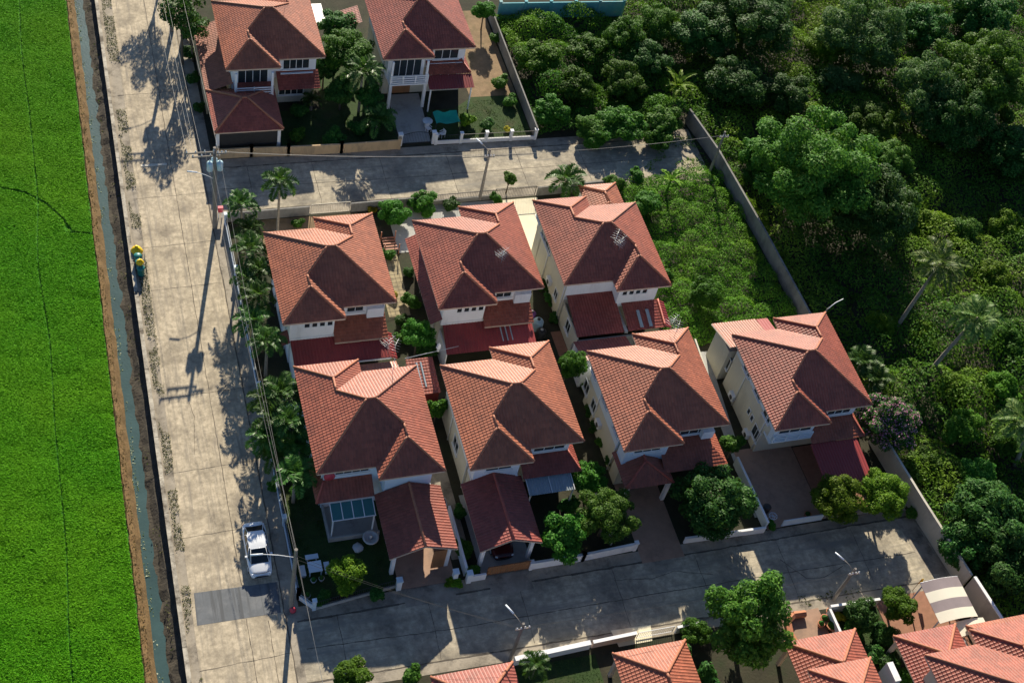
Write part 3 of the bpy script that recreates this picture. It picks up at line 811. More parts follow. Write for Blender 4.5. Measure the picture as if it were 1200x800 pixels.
# ---- G
x0, y0 = 50.95, 52.4
h = house(x0, y0, 'separate terracotta roofed house at the right end of the front row with maroon sheet roof')
body(h, x0, y0, False, 'bluewhite', 'cream', ground_front=1.0); main_roof(h, x0, y0, False)
MB().box(x0 + 0.70, x0 + 0.79, y0 + 0.1, y0 + D - 0.8, 3.16, 4.3).build('cream_upper_face', M['cream'], h)
window(h, 'S', y0 - 0.48, x0 + 1.1, x0 + 4.0, 4.35, 5.2, 3)
window(h, 'S', y0 + 0.72, x0 + 6.1, x0 + 8.2, 4.3, 5.5, 3)
railing(h, x0 + 0.7, x0 + 4.35, y0 - 0.66, 3.35, 4.2, 'balcony_railing', 'bluewhite')
for yy, za, zb in ((53.0, 4.3, 5.4), (55.2, 4.5, 5.6), (57.6, 4.5, 5.6)): window(h, 'W', x0 + 0.70, yy, yy + 1.15, za, zb, 2)
for yy, za, zb, l in ((53.3, 1.2, 2.4, 1.1), (60.6, 1.7, 2.9, 1.3)): window(h, 'W', x0 + 0.75, yy, yy + l, za, zb, 2)
for yy in (54.9, 55.6): window(h, 'W', x0 + 0.75, yy, yy + 0.35, 1.9, 2.5, 1, sill=False)
aircon(h, 'W', x0 + 0.75, 58.0, 0.6); aircon(h, 'W', x0 + 0.75, 54.3, 0.2)
lean_roof(h, [[(55.3, 53.1, 3.85), (59.55, 53.1, 3.85), (60.3, 51.25, 3.12), (55.3, 51.25, 3.12)],
              [(59.55, 53.1, 3.85), (59.55, 54.6, 3.85), (60.3, 54.6, 3.12), (60.3, 51.25, 3.12)]],
          [((59.55, 53.1, 3.85), (60.3, 51.25, 3.12))], 'tile_red')
metal_sheet(h, (55.2, 51.25, 3.05), (59.55, 51.25, 3.05), (59.5, 46.95, 2.6), (55.15, 46.95, 2.6), 'maroon')
for xx in (55.4, 59.3): MB().box(xx - .05, xx + .05, 47.1, 47.2, 0, 2.55).build('roof_post', M['darkmetal'], h)
an = MB(); an.box(51.3, 55.6, 60.9, 63.6, 0, 3.9); an.build('annex_wall', M['cream'], h)
lean_roof(h, [[(50.85, 60.4, 5.2), (55.0, 60.4, 5.2), (55.0, 64.0, 3.95), (50.85, 64.0, 3.95)]], [], 'tile', name='annex_roof', trim=[((50.85, 60.4, 5.2), (50.85, 64.0, 3.95))])
metal_sheet(h, (55.1, 62.0, 4.4), (56.2, 62.0, 4.4), (56.2, 64.0, 3.9), (55.1, 64.0, 3.9), 'maroon', 'annex_sheet')
metal_sheet(h, (60.0, 62.6, 4.2), (60.0, 59.6, 4.2), (61.3, 59.6, 3.7), (61.3, 62.6, 3.7), 'redmetal', 'side_sheet_roof')
antenna(h, (x0 + 2.1, y0 + 3.4, 0.6), 1)

# ---- H1 top left
x0, y0 = 13.95, 98.55
h = house(x0, y0, 'terracotta roofed house at the upper left corner with pyramid carport roof and white balcony')
body(h, x0, y0, False, 'white', 'cream', ground_front=1.4); main_roof(h, x0, y0, False)
railing(h, 14.75, 18.3, 96.9, 3.2, 4.15, sides=1.2)
MB().box(14.7, 18.35, 96.85, 98.1, 3.0, 3.14).build('balcony_floor', M['white'], h)
for xx in (14.85, 18.2): column(h, xx, 97.0, 3.15, 5.8, 0.2)
window(h, 'S', y0 - 0.48, 15.2, 17.9, 3.3, 5.3, 4, sill=False)
window(h, 'S', y0 + 0.72, 19.6, 22.0, 4.2, 5.5, 4); MB().box(19.3, 22.4, y0 + 0.35, y0 + 0.7, 3.75, 3.9).build('window_ledge', M['bluewhite'], h)
window(h, 'S', y0 + 0.75, 19.3, 21.6, 1.0, 2.5, 4)
rect_roof(h, 12.25, 18.55, 92.35, 98.2, 3.0, 0.5, 'tile_pink', 'cap', 'hip', 'carport_roof')
for xx in (12.6, 18.2): column(h, xx, 92.75, 0.03, 2.9, 0.28)
MB().box(12.7, 18.1, 92.7, 92.76, 0.9, 2.6).build('shade_panel', M['darkmetal'], h)
lean_roof(h, [[(14.75, 97.9, 3.9), (14.75, 107.2, 3.9), (12.2, 107.2, 2.95), (12.2, 97.9, 2.95)]], [], 'tile_dusty', 'cap', name='side_lean_to')
lean_roof(h, [[(14.7, 98.0, 3.85), (18.4, 98.0, 3.85), (18.4, 97.3, 3.5), (14.7, 97.3, 3.5)], [(18.9, 99.25, 3.95), (22.9, 99.25, 3.95), (22.9, 97.5, 3.15), (18.9, 97.5, 3.15)]], [], 'tile_red')
MB().box(12.3, 12.45, 98.2, 107, 0, 2.9).build('lean_to_wall', M['tan'], h)
cn = MB(); cn.box(24.0, 25.2, 107.0, 110.0, 3.1, 3.18); cn.build('white_canopy', M['whitepaint'], h)
for xx, yy in ((24.1, 107.1), (25.1, 107.1), (24.1, 109.9), (25.1, 109.9)): MB().box(xx - .04, xx + .04, yy - .04, yy + .04, 0, 3.08).build('canopy_post', M['whitepaint'], h)
antenna(h, (x0 + 6.6, y0 + 6.0, ZE + 2.4), 0)
for yy in (100.5, 104): window(h, 'W', x0 + 0.72, yy, yy + 1.3, 4.2, 5.2, 2)

# ---- H2 top
x0, y0 = 28.8, 99.0
h = house(x0, y0, 'terracotta roofed house with white balcony above an open car porch and brown yard beside')
body(h, x0, y0, False, 'white', 'cream', ground_front=3.0); main_roof(h, x0, y0, False)
railing(h, 29.6, 33.4, 97.45, 3.2, 4.15, sides=1.0)
MB().box(29.55, 33.45, 97.4, 98.6, 3.0, 3.14).build('balcony_floor', M['white'], h)
for xx in (29.75, 33.2): column(h, xx, 97.6, 3.15, 5.8, 0.2); column(h, xx, 97.6, 0.0, 2.99, 0.28)
window(h, 'S', y0 - 0.48, 30.0, 32.8, 3.3, 5.3, 4, sill=False)
window(h, 'S', y0 + 0.72, 34.4, 36.8, 4.2, 5.5, 3); MB().box(34.0, 37.4, y0 + 0.35, y0 + 0.7, 3.75, 3.9).build('window_ledge', M['bluewhite'], h)
MB().box(30.2, 32.4, y0 + 0.69, y0 + 0.745, 0.05, 2.1).build('door', M['wood'], h)
lean_roof(h, [[(33.6, 99.7, 4.0), (37.2, 99.7, 4.0), (37.95, 98.3, 3.4), (33.6, 98.3, 3.4)], [(37.2, 99.7, 4.0), (37.2, 101, 4.0), (37.95, 101, 3.4), (37.95, 98.3, 3.4)]],
          [((37.2, 99.7, 4.0), (37.95, 98.3, 3.4))], 'tile_red')
metal_sheet(h, (33.4, 98.25, 3.36), (38.0, 98.25, 3.36), (37.95, 96.6, 3.0), (33.4, 96.6, 3.0), 'redmetal')
for xx in (33.6, 37.7): MB().box(xx - .06, xx + .06, 96.75, 96.87, 0, 2.95).build('roof_post', M['whitepaint'], h)
window(h, 'S', y0 + 0.75, 34.5, 37.0, 0.9, 2.3, 3)
lean_roof(h, [[(28.6, 106.0, 3.9), (28.6, 108.6, 3.9), (26.6, 108.6, 3.2), (26.6, 106.0, 3.2)]], [], 'tile', name='side_lean_to')
for yy in (101, 104): window(h, 'W', x0 + 0.72, yy, yy + 1.3, 4.2, 5.2, 2)

# ---- bottom houses across the lower street
def bottom(x0, y0, label, porch, mir=False, upper='cream'):
    h = house(x0, y0, label)
    body(h, x0, y0, mir, upper, 'cream'); main_roof(h, x0, y0, mir, 'tile_pink')
    px0, px1, py0, py1, z = porch
    rect_roof(h, px0, px1, py0, py1, z, 0.55, 'tile_pink', 'cap', 'hip', 'porch_roof')
    for xx in (px0 + .4, px1 - .4): column(h, xx, py1 - .4, 0.02, z - .15, 0.28, 'pinkwall')
    window(h, 'N', y0 + D + PR - 0.72, x0 + 5.6, x0 + 7.8, 4.1, 5.4, 3)
    window(h, 'S', y0 + 0.72, x0 + 5.6, x0 + 7.8, 4.1, 5.4, 3)
    return h
bottom(15.2, 19.0, 'red roofed house at the bottom edge with the pole standing right behind its porch corner', (19.55, 25.5, 27.3, 37.27, 3.0))
bottom(31.0, 18.0, 'salmon roofed house at the bottom edge left of the tall street tree', (32.8, 38.5, 26.6, 36.55, 3.0))
h = bottom(40.8, 21.5, 'salmon roofed house at the bottom edge right of the tall street tree, two roof tiers', (45.9, 51.85, 29.0, 34.95, 3.0))
h = bottom(54.45, 22.1, 'salmon roofed house at the lower right corner beside the curved striped canopy', (54.6, 60.05, 28.4, 33.85, 3.0))
rect_roof(h, 60.75, 66.2, 27.9, 33.5, 3.1, 0.55, 'tile_pink', 'cap', 'hip', 'porch_roof')
MB().box(53.1, 53.6, 30.4, 31.9, 0.0, 3.1).build('chimney_wall', M['white'], h)

# ================================================================== GROUND, ROADS, CANAL
def wavy(x, y0, y1, amp, step=1.5, seed=0):
    r = random.Random(seed)
    n = int((y1 - y0) / step)
    return [(x + r.uniform(-amp, amp), y0 + (y1 - y0) * i / n) for i in range(n + 1)]

def strip(mb, left, right):
    """sheet between two polylines of 3D points with equal counts"""
    for i in range(len(left) - 1):
        mb.face([left[i], right[i], right[i + 1], left[i + 1]])

mb = MB(); mb.sheet([(3.6, -300), (900, -300), (900, 900), (3.6, 900)], 0.0)
struct('ground', mb, M['soil'], cat='ground')
mb = MB(); mb.sheet([(-900, -300), (0.85, -300), (0.85, 900), (-900, 900)], -0.15)
struct('rice_field', mb, M['paddy'])
Y0, Y1 = 25, 135
prof = [(0.80, -0.15), (0.88, 0.02), (1.22, 0.0), (1.65, -1.05)]
pl = [wavy(x, Y0, Y1, 0.06, 1.0, 40 + i) for i, (x, z) in enumerate(prof)]
mb = MB()
for i in range(3):
    strip(mb, [(x, y, prof[i][1] + 0.03 * math.sin(y * 3 + i)) for x, y in pl[i]], [(x, y, prof[i + 1][1] + 0.03 * math.sin(y * 3 + i + 1)) for x, y in pl[i + 1]])
struct('dirt_bank', mb, M['bund'])
mb = MB(); mb.sheet([(1.6, Y0), (3.1, Y0), (3.1, Y1), (1.6, Y1)], -1.0)
struct('canal_water', mb, M['water'])
prof = [(2.32, -1.06), (2.65, -0.9), (3.15, -0.55), (3.66, -0.45)]
pl = [wavy(x, Y0, Y1, 0.10 if i else 0.14, 0.8, 50 + i) for i, (x, z) in enumerate(prof)]
mb = MB()
rr = random.Random(4)
zz = [[z + rr.uniform(-.07, .07) for _ in pl[0]] for _, z in prof]
for i in range(3):
    strip(mb, [(x, y, zz[i][j]) for j, (x, y) in enumerate(pl[i])], [(x, y, zz[i + 1][j]) for j, (x, y) in enumerate(pl[i + 1])])
struct('canal_bank', mb, M['bankdirt'])
cw = thing('canal_wall', 'long low concrete wall with pale top between the canal and the main road', 'wall', (3.7, 80, 0))
mb = MB(); mb.box(3.60, 3.80, Y0, Y1, -1.2, 0.22); mb.build('wall_body', M['verge'], cw)
mb = MB()
y = Y0; rr = random.Random(3)
while y < Y1:
    L = rr.uniform(2.4, 4.2); mb.box(3.54, 3.86, y, min(Y1, y + L - 0.03), 0.223, 0.27 + rr.uniform(0, .02)); y += L
mb.build('coping', noisy('old_coping_concrete', (0.46, 0.42, 0.34), 0.9, 0.3, 1.5, 8, stain=(0.12, 0.10, 0.075), stain_scale=0.8, stain_cut=(0.44, 0.62)), cw)
mb = MB(); mb.sheet([(3.8, Y0), (4.6, Y0), (5.6, Y1), (3.8, Y1)], 0.006); struct('road_shoulder', mb, M['verge'])
mb = MB(); mb.sheet([(4.35, Y0), (10.95, Y0), (10.95, Y1), (5.3, Y1)], 0.02); struct('main_road', mb, M['concrete'])
mb = MB(); mb.sheet([(10.95, Y0), (12.0, Y0), (12.0, Y1), (10.95, Y1)], 0.012); struct('road_verge', mb, M['verge'])
mb = MB(); mb.sheet([(11.6, 39.75), (64.3, 38.9), (63.2, 44.9), (11.6, 44.5)], 0.016); struct('lower_street', mb, M['concrete_x'])
mb = MB(); mb.sheet([(10.98, 38.9), (64.4, 38.0), (64.3, 38.895), (10.98, 39.745)], 0.010); mb.sheet([(11.6, 44.505), (62.9, 44.905), (62.8, 45.7), (11.6, 45.7)], 0.010)
struct('street_verge', mb, M['verge'])
mb = MB(); mb.sheet([(11.4, 85.3), (60, 85.6), (60, 90.9), (11.4, 90.9)], 0.016); struct('upper_street', mb, M['concrete_x'])
mb = MB(); mb.sheet([(10.98, 84.3), (60, 84.5), (60, 85.596), (10.98, 85.296)], 0.010); mb.sheet([(10.98, 90.905), (60, 90.905), (60, 92.0), (10.98, 92.0)], 0.010)
struct('upper_verge', mb, M['verge'])
mb = MB(); mb.sheet([(4.75, 45.5), (10.7, 45.45), (10.85, 47.95), (4.85, 48.1)], 0.026); struct('asphalt_patch', mb, M['patch'])
mb = MB(); mb.box(5.6, 7.9, 91.7, 91.95, 0.0, 0.07); struct('road_strip', mb, M['palestrip'])

def crack(mb, pts, w, z, seed):
    r = random.Random(seed)
    q = []
    for a, b in zip(pts, pts[1:]):
        L = math.hypot(b[0] - a[0], b[1] - a[1]); n = max(2, int(L / 0.5))
        for i in range(n): q.append((a[0] + (b[0] - a[0]) * i / n + r.gauss(0, .018), a[1] + (b[1] - a[1]) * i / n + r.gauss(0, .018)))
    q.append(pts[-1])
    for i in range(len(q) - 1):
        d = Vector((q[i + 1][0] - q[i][0], q[i + 1][1] - q[i][1])); d.normalize()
        ww = w * (0.6 + 0.8 * r.random()) / 2; n = Vector((-d.y, d.x)) * ww
        mb.face([(q[i][0] - n.x, q[i][1] - n.y, z), (q[i + 1][0] - n.x, q[i + 1][1] - n.y, z), (q[i + 1][0] + n.x, q[i + 1][1] + n.y, z), (q[i][0] + n.x, q[i][1] + n.y, z)])
mb = MB()
crack(mb, [(8.25, 48.1), (8.3, Y1)], 0.05, 0.025, 1); crack(mb, [(8.2, Y0), (8.22, 45.4)], 0.05, 0.025, 2)
crack(mb, [(10.95, Y0), (10.95, Y1)], 0.09, 0.030, 3)
for k, yy in enumerate((42.1, 52.8, 58.6, 65.7, 77, 81.9, 87.8, 101.5)):
    crack(mb, [(4.5, yy - .08), (8.3, yy + .02), (10.9, yy + 0.12)], 0.035, 0.025, 10 + k)
crack(mb, [(9.6, 26), (9.7, 45)], 0.04, 0.025, 91); crack(mb, [(6.4, 60), (6.8, 63.5), (6.6, 65)], 0.03, 0.025, 92)
crack(mb, [(12.0, 42.3), (23, 41.9), (40, 41.9), (62, 41.6)], 0.06, 0.021, 31); crack(mb, [(11.7, 44.5), (63, 44.9)], 0.14, 0.021, 32); crack(mb, [(11.6, 39.75), (63, 38.92)], 0.1, 0.021, 33)
for k, xx in enumerate((14.5, 21.3, 28.4, 36.0, 43, 50.2, 57)):
    crack(mb, [(xx, 39.7), (xx + .1, 42), (xx + .1, 44.6)], 0.04, 0.021, 40 + k)
crack(mb, [(36, 43.6), (39, 43.2), (41, 43.5), (44, 42.7)], 0.05, 0.021, 61); crack(mb, [(50, 43), (51.5, 41), (53, 40.8), (55, 41.5)], 0.05, 0.021, 62)
crack(mb, [(12, 88.2), (30, 88.0), (58, 88.2)], 0.05, 0.021, 33); crack(mb, [(12, 85.3), (58, 85.6)], 0.10, 0.021, 34); crack(mb, [(12, 90.9), (58, 90.9)], 0.12, 0.021, 35)
for k, xx in enumerate((15, 21, 27.5, 34, 41, 47.5)):
    crack(mb, [(xx, 85.4), (xx, 90.8)], 0.04, 0.021, 70 + k)
struct('road_joints', mb, M['joint'])

def area(name, poly, z, mat): 
    mb = MB(); mb.sheet(poly, z); return struct(name, mb, M[mat])
area('garden_lawn', [(12.3, 46.0), (19.3, 46.0), (19.3, 56), (12.3, 56)], 0.02, 'lawn')
area('side_path', [(12.3, 56.01), (15.0, 56.01), (15.0, 84), (12.3, 84)], 0.02, 'soil')
area('driveway', [(19.55, 45.71), (23.9, 45.71), (23.9, 53), (19.55, 53)], 0.02, 'paving')
area('driveway', [(19.7, 44.2), (23.6, 44.2), (23.6, 45.6), (19.7, 45.6)], 0.03, 'verge')
area('alley_path', [(24.0, 47.5), (25.5, 47.5), (25.5, 61), (24.0, 61)], 0.02, 'verge')
area('driveway', [(25.9, 45.72), (30.0, 45.72), (30.0, 53), (25.9, 53)], 0.022, 'greypaving')
area('driveway', [(26.3, 44.0), (29.6, 44.0), (29.6, 45.6), (26.3, 45.6)], 0.03, 'verge')
area('driveway', [(38.7, 44.6), (42.3, 44.6), (42.3, 53), (38.7, 53)], 0.03, 'paving')
area('driveway', [(50.0, 45.72), (55.3, 46.0), (55.3, 53.5), (50.0, 53.5)], 0.022, 'paving')
area('porch_floor', [(55.35, 46.2), (59.6, 46.2), (59.6, 53), (55.35, 53)], 0.024, 'brick')
area('side_path', [(49.4, 47), (49.95, 47), (51.6, 64), (50.2, 64)], 0.02, 'greypaving')
area('block_path', [(24.3, 71.5), (26.2, 71.5), (26.6, 79.5), (24.3, 79.5)], 0.02, 'blockpath')
mb = MB()
for k in range(17): mb.box(24.35, 26.3, 71.6 + k * .46, 71.63 + k * .46, 0.022, 0.028)
for k in range(5): mb.box(24.5 + k * .42, 24.53 + k * .42, 71.5, 79.4, 0.021, 0.0265)
struct('path_joints', mb, M['joint'])
area('yard_floor', [(15.01, 78.5), (24.0, 78.5), (24.0, 84.0), (15.01, 84.0)], 0.02, 'drysoil')
area('yard_floor', [(26.7, 78.7), (37.2, 78.7), (37.2, 84.2), (26.7, 84.2)], 0.02, 'greypaving')
mb = MB(); mb.box(37.25, 41.4, 74.2, 84.1, 0.0, 0.06); struct('concrete_floor', mb, M['creamfloor'])
area('side_path', [(36.6, 62), (38.7, 62), (38.9, 74.1), (36.9, 74.1)], 0.02, 'soil')
area('side_path', [(38.0, 64.7), (38.95, 64.7), (38.95, 68), (38.0, 68)], 0.026, 'brick')
area('driveway', [(29.95, 92.6), (32.95, 92.6), (33.3, 99.5), (30.1, 99.5)], 0.022, 'greypaving')
area('garden_soil', [(36.4, 92.6), (43.3, 92.6), (43.3, 98.5), (38.5, 98.5), (36.4, 97)], 0.02, 'lawn')
area('bare_yard', [(38.4, 98.51), (43.3, 98.51), (43.3, 112), (38.4, 112)], 0.02, 'drysoil')
area('garden_lawn', [(18.7, 92.5), (29.8, 92.5), (29.8, 108), (23.5, 108), (23.5, 98), (18.7, 98)], 0.018, 'lawn')
area('garden_lawn', [(33.3, 92.5), (36.39, 92.5), (36.39, 97), (33.5, 97)], 0.018, 'lawn')
area('street_end', [(62.0, 39.5), (63.6, 39.3), (63.0, 44.8), (61.4, 44.8)], 0.024, 'verge')
area('driveway', [(56.3, 34), (58.9, 34), (58.9, 38.2), (56.3, 38.2)], 0.02, 'brick')
area('carport_floor', [(58.9, 33), (62.6, 33), (62.6, 38.2), (58.9, 38.2)], 0.022, 'brick')
area('driveway', [(47.9, 35), (51.4, 35), (51.4, 38.4), (47.9, 38.4)], 0.02, 'paving')
area('driveway_ramp', [(34.6, 38.2), (37.3, 38.2), (37.6, 39.5), (34.4, 39.6)], 0.03, 'creamfloor')
area('garden_lawn', [(26, 33), (32.6, 33), (32.6, 38), (26, 38)], 0.018, 'lawn')
area('garden_lawn', [(52.1, 33), (56.2, 33), (56.2, 37.6), (52.1, 37.6)], 0.018, 'lawn')

# ================================================================== WALLS, FENCES, GATES
def wall(pts, z1, mat, label, name='boundary_wall', w=0.14, posts=0, cap=None, capmat='whitepaint', rails=None, z0=0, cat='wall', group=None):
    p0 = pts[0]
    t = thing(name, label, cat, (p0[0], p0[1], 0), group)
    mb = MB()
    for i, (a, b) in enumerate(zip(pts, pts[1:])):
        A, B = Vector(a), Vector(b); d = (B - A).normalized()
        mb.obox(A if i == 0 else A + d * w / 2, B + d * (w / 2 if i < len(pts) - 2 else 0), w, z0, z1 - (0.004 * (i % 2)))
    mb.build('wall_body', M[mat], t)
    if cap:
        cb = MB()
        for i, (a, b) in enumerate(zip(pts, pts[1:])):
            A, B = Vector(a), Vector(b); d = (B - A).normalized()
            cb.obox(A if i == 0 else A + d * (w / 2 + .03), B + d * ((w / 2 + .03) if i < len(pts) - 2 else 0), w + 0.06, z1 + 0.002, z1 + 0.002 + cap)
        cb.build('coping', M[capmat], t)
    top = z1
    if rails:
        rb = MB()
        for a, b in zip(pts, pts[1:]):
            A, B = Vector((*a, 0)), Vector((*b, 0)); n = max(1, int((B - A).length / 0.16))
            for zz in (z1 + 0.06, z1 + rails): rb.path([A + Vector((0, 0, zz)), B + Vector((0, 0, zz))], 0.022, 4, False)
            for i in range(n + 1):
                q = A.lerp(B, i / n); rb.path([q + Vector((0, 0, z1)), q + Vector((0, 0, z1 + rails))], 0.013, 4, False)
        rb.build('railing', M['darkmetal'], t)
        top = z1 + rails
    if posts:
        for a, b in zip(pts, pts[1:]):
            A, B = Vector(a), Vector(b); n = max(1, round((B - A).length / posts))
            for i in range(n + 1):
                q = A.lerp(B, i / n)
                pb = MB(); pb.box(q.x - .13, q.x + .13, q.y - .13, q.y + .13, 0, top + 0.18); pb.box(q.x - .17, q.x + .17, q.y - .17, q.y + .17, top + 0.183, top + 0.26)
                pb.build('pillar', M[capmat if cap else mat], t)
    return t

def gate(x0, x1, y, h, label, mat='darkmetal', slats=False, arch=0.0):
    t = thing('gate', label, 'gate', (x0, y, 0))
    mb = MB()
    n = max(4, int((x1 - x0) / (0.2 if slats else 0.16)))
    def top(u): return h + arch * math.sin(math.pi * u)
    for i in range(n + 1):
        u = i / n; x = x0 + 0.03 + (x1 - x0 - 0.06) * u
        if slats: mb.box(x - 0.085, x + 0.085, y - 0.02, y + 0.02, 0.08, top(u))
        else: mb.path([(x, y, 0.08), (x, y, top(u))], 0.016, 4, False)
    mb.build('bars', M[mat], t)
    f = MB()
    for zf in (0.0, 1.0):
        pts = [(x0 + (x1 - x0) * i / 12, y - (0.045 if slats else 0), 0.14 if zf == 0 else top(i / 12)) for i in range(13)]
        f.path(pts, 0.03, 4, False)
    f.path([(x0, y - (0.045 if slats else 0), 0.1), (x0, y - (0.045 if slats else 0), h)], 0.03, 4, False); f.path([(x1, y - (0.045 if slats else 0), 0.1), (x1, y - (0.045 if slats else 0), h)], 0.03, 4, False)
    f.build('gate_frame', M[mat], t)
    return t

wall([(12.1, 83.9), (12.1, 46.35), (13.05, 45.3)], 0.55, 'white', 'low white wall with dark railing along the palm row beside the main road', 'boundary_wall', rails=0.55, cap=0.05, capmat='bluewhite', posts=6.2)
wall([(12.3, 62.4), (14.9, 62.4)], 1.5, 'white', 'short white garden wall between the palms and the corner house, crossing the side strip', cap=0.06)
wall([(12.25, 84.15), (19.6, 84.2)], 1.1, 'greyblock', 'dark block wall on the upper street beside the tall lone palm')
gate(19.75, 23.3, 84.2, 1.3, 'pale pipe gate on the upper street behind the corner house', 'palestrip')
wall([(23.4, 84.2), (30.2, 84.3)], 1.1, 'greyblock', 'dark block wall behind the street shrubs between pale gate and shuttered black gate')
wall([(31.0, 84.3), (37.0, 84.4)], 0.5, 'greyblock', 'low wall with black railing on the upper street near the young tree', rails=0.7)
gate(37.2, 41.2, 84.4, 1.3, 'black gate at the end of the bright concrete floor on the upper street', 'darkmetal')
wall([(41.4, 84.4), (48.5, 84.6)], 1.1, 'greyblock', 'dark block wall on the upper street below the drooping dark palm')
wall([(12.5, 92.15), (15.6, 92.15), (19, 91.95), (24.0, 91.85), (29.6, 91.9)], 1.15, 'tan', 'tan rendered wall in front of the upper left house', posts=4.2)
gate(30.0, 32.9, 92.4, 1.2, 'arched iron gate at the head of the pale driveway', 'darkmetal', arch=0.35)
for xx, l in ((29.8, 'white gate pillar left of the arched iron gate'), (33.1, 'white gate pillar right of the arched iron gate')):
    t = thing('gate_pillar', l, 'pillar', (xx, 92.4, 0), 'arched gate pillars')
    mb = MB(); mb.box(xx - .17, xx + .17, 92.2, 92.55, 0, 1.4); mb.build('shaft', M['white'], t)
    mb = MB(); mb.box(xx - .22, xx + .22, 92.15, 92.6, 1.403, 1.5); mb.build('cap', M['white'], t)
wall([(33.3, 92.2), (43.4, 92.0)], 0.45, 'white', 'low white wall with railing and pale posts in front of the brown yard', rails=0.65, posts=2.6)
wall([(43.45, 92.0), (43.6, 112.0)], 1.5, 'greyblock', 'grey block wall dividing the brown yard from the overgrown plot')
wall([(44.6, 110.6), (58.6, 110.2)], 2.0, 'turq', 'turquoise wall at the top edge of the overgrown plot', posts=2.9)
wall([(60.1, 93.0), (61.0, 87.0), (61.6, 76.0), (61.9, 66.0), (62.3, 58.0)], 1.8, 'greyblock', 'long weathered block wall between the overgrown lot and the woodland', 'boundary_wall', w=0.13, cap=0.06, capmat='greyblock')
wall([(62.6, 52.5), (63.25, 45.2), (64.05, 37.8)], 2.3, 'palewall', 'tall pale wall closing the right end of the lower street', 'boundary_wall', w=0.2)
wall([(64.15, 37.6), (64.7, 33.0)], 2.3, 'palewall', 'pale wall with bright white coping beside the striped canopy', 'boundary_wall', w=0.2, cap=0.1)
wall([(13.1, 45.25), (19.3, 46.0)], 0.35, 'greypaving', 'low planter kerb with black railing in front of the lawn garden', rails=0.75)
for xx, yy, l in ((19.45, 45.85, 'white gate pillar on the left of the corner house driveway'), (23.75, 45.8, 'white gate pillar on the right of the corner house driveway'), (24.75, 45.5, 'short white pillar by the little clipped hedge')):
    t = thing('gate_pillar', l, 'pillar', (xx, yy, 0), 'front row gate pillars')
    mb = MB(); mb.box(xx - .18, xx + .18, yy - .18, yy + .18, 0, 1.25); mb.build('shaft', M['white'], t)
    mb = MB(); mb.box(xx - .23, xx + .23, yy - .23, yy + .23, 1.253, 1.38); mb.build('cap', M['bluewhite'], t)
wall([(24.62, 46.0), (24.62, 51.5)], 1.2, 'bluewhite', 'pale blue garden wall between the two gabled carports', cap=0.05)
wall([(24.95, 45.5), (26.1, 45.5)], 0.8, 'white', 'short white wall left of the brown slatted gate')
gate(26.3, 29.6, 45.75, 1.25, 'brown slatted gate closing the carport with the dark car', 'wood', slats=True)
wall([(29.75, 45.7), (34.0, 45.7), (38.4, 45.9)], 0.9, 'white', 'long white front wall under the two bushy trees on the lower street', cap=0.06, posts=3.2)
wall([(24.4, 58.0), (24.5, 66.0)], 1.6, 'pinkwall', 'narrow tan wall along the alley in the front row', w=0.12)
wall([(36.7, 46.6), (36.7, 52.0)], 1.2, 'white', 'white side wall between the bushy garden and the hip roofed porch')
wall([(42.6, 45.8), (49.6, 45.6)], 0.7, 'white', 'low white front wall below the round dense tree', cap=0.05)
wall([(49.75, 45.8), (49.55, 52.2)], 1.1, 'bluewhite', 'pale blue side wall left of the reddish paved forecourt', cap=0.05)
t = gate(51.3, 54.9, 45.85, 0.95, 'pale low panel gate at the foot of the reddish forecourt', 'bluewhite', slats=True)
wall([(55.1, 46.0), (62.6, 45.6)], 0.8, 'greyblock', 'dark low wall beneath the wide yellow-green hedge tree', cap=0.05, capmat='greyblock')
wall([(50.2, 64.5), (49.6, 56.5)], 1.4, 'cream', 'cream wall down the passage beside the separate house')
wall([(26.4, 38.4), (32.3, 38.6)], 0.8, 'white', 'white wall behind the small palm at the bottom edge', w=0.3, cap=0.06)
wall([(32.5, 38.6), (36.0, 38.7)], 0.8, 'pinkwall', 'pinkish wall left of the cream ramp at the bottom edge', w=0.2, cap=0.05)
gate(36.1, 39.0, 38.6, 1.0, 'white rail gate above the salmon porch roof at the bottom edge', 'whitepaint')
wall([(39.2, 38.5), (41.0, 38.6)], 0.9, 'white', 'short white wall by the leafy shrub at the bottom edge', cap=0.06)
wall([(51.9, 37.9), (56.2, 37.75)], 1.0, 'white', 'white wall between the leaning pole and the small garden', cap=0.08)
wall([(51.75, 37.7), (51.8, 33.2)], 1.0, 'bluewhite', 'pale blue side wall right of the round potted-plant bed', cap=0.06)
t = thing('planter', 'curved brown brick planter beside the tall street tree', 'planter', (48.4, 37, 0))
mb = MB()
pts = [(48.3, 35.2), (48.1, 36.6), (48.3, 37.6), (49.0, 38.05), (50.0, 38.0)]
for a, b in zip(pts, pts[1:]): mb.path([(*a, 0.3), (*b, 0.3)], 0.28, 6, False)
mb.build('rim', M['terracotta'], t)

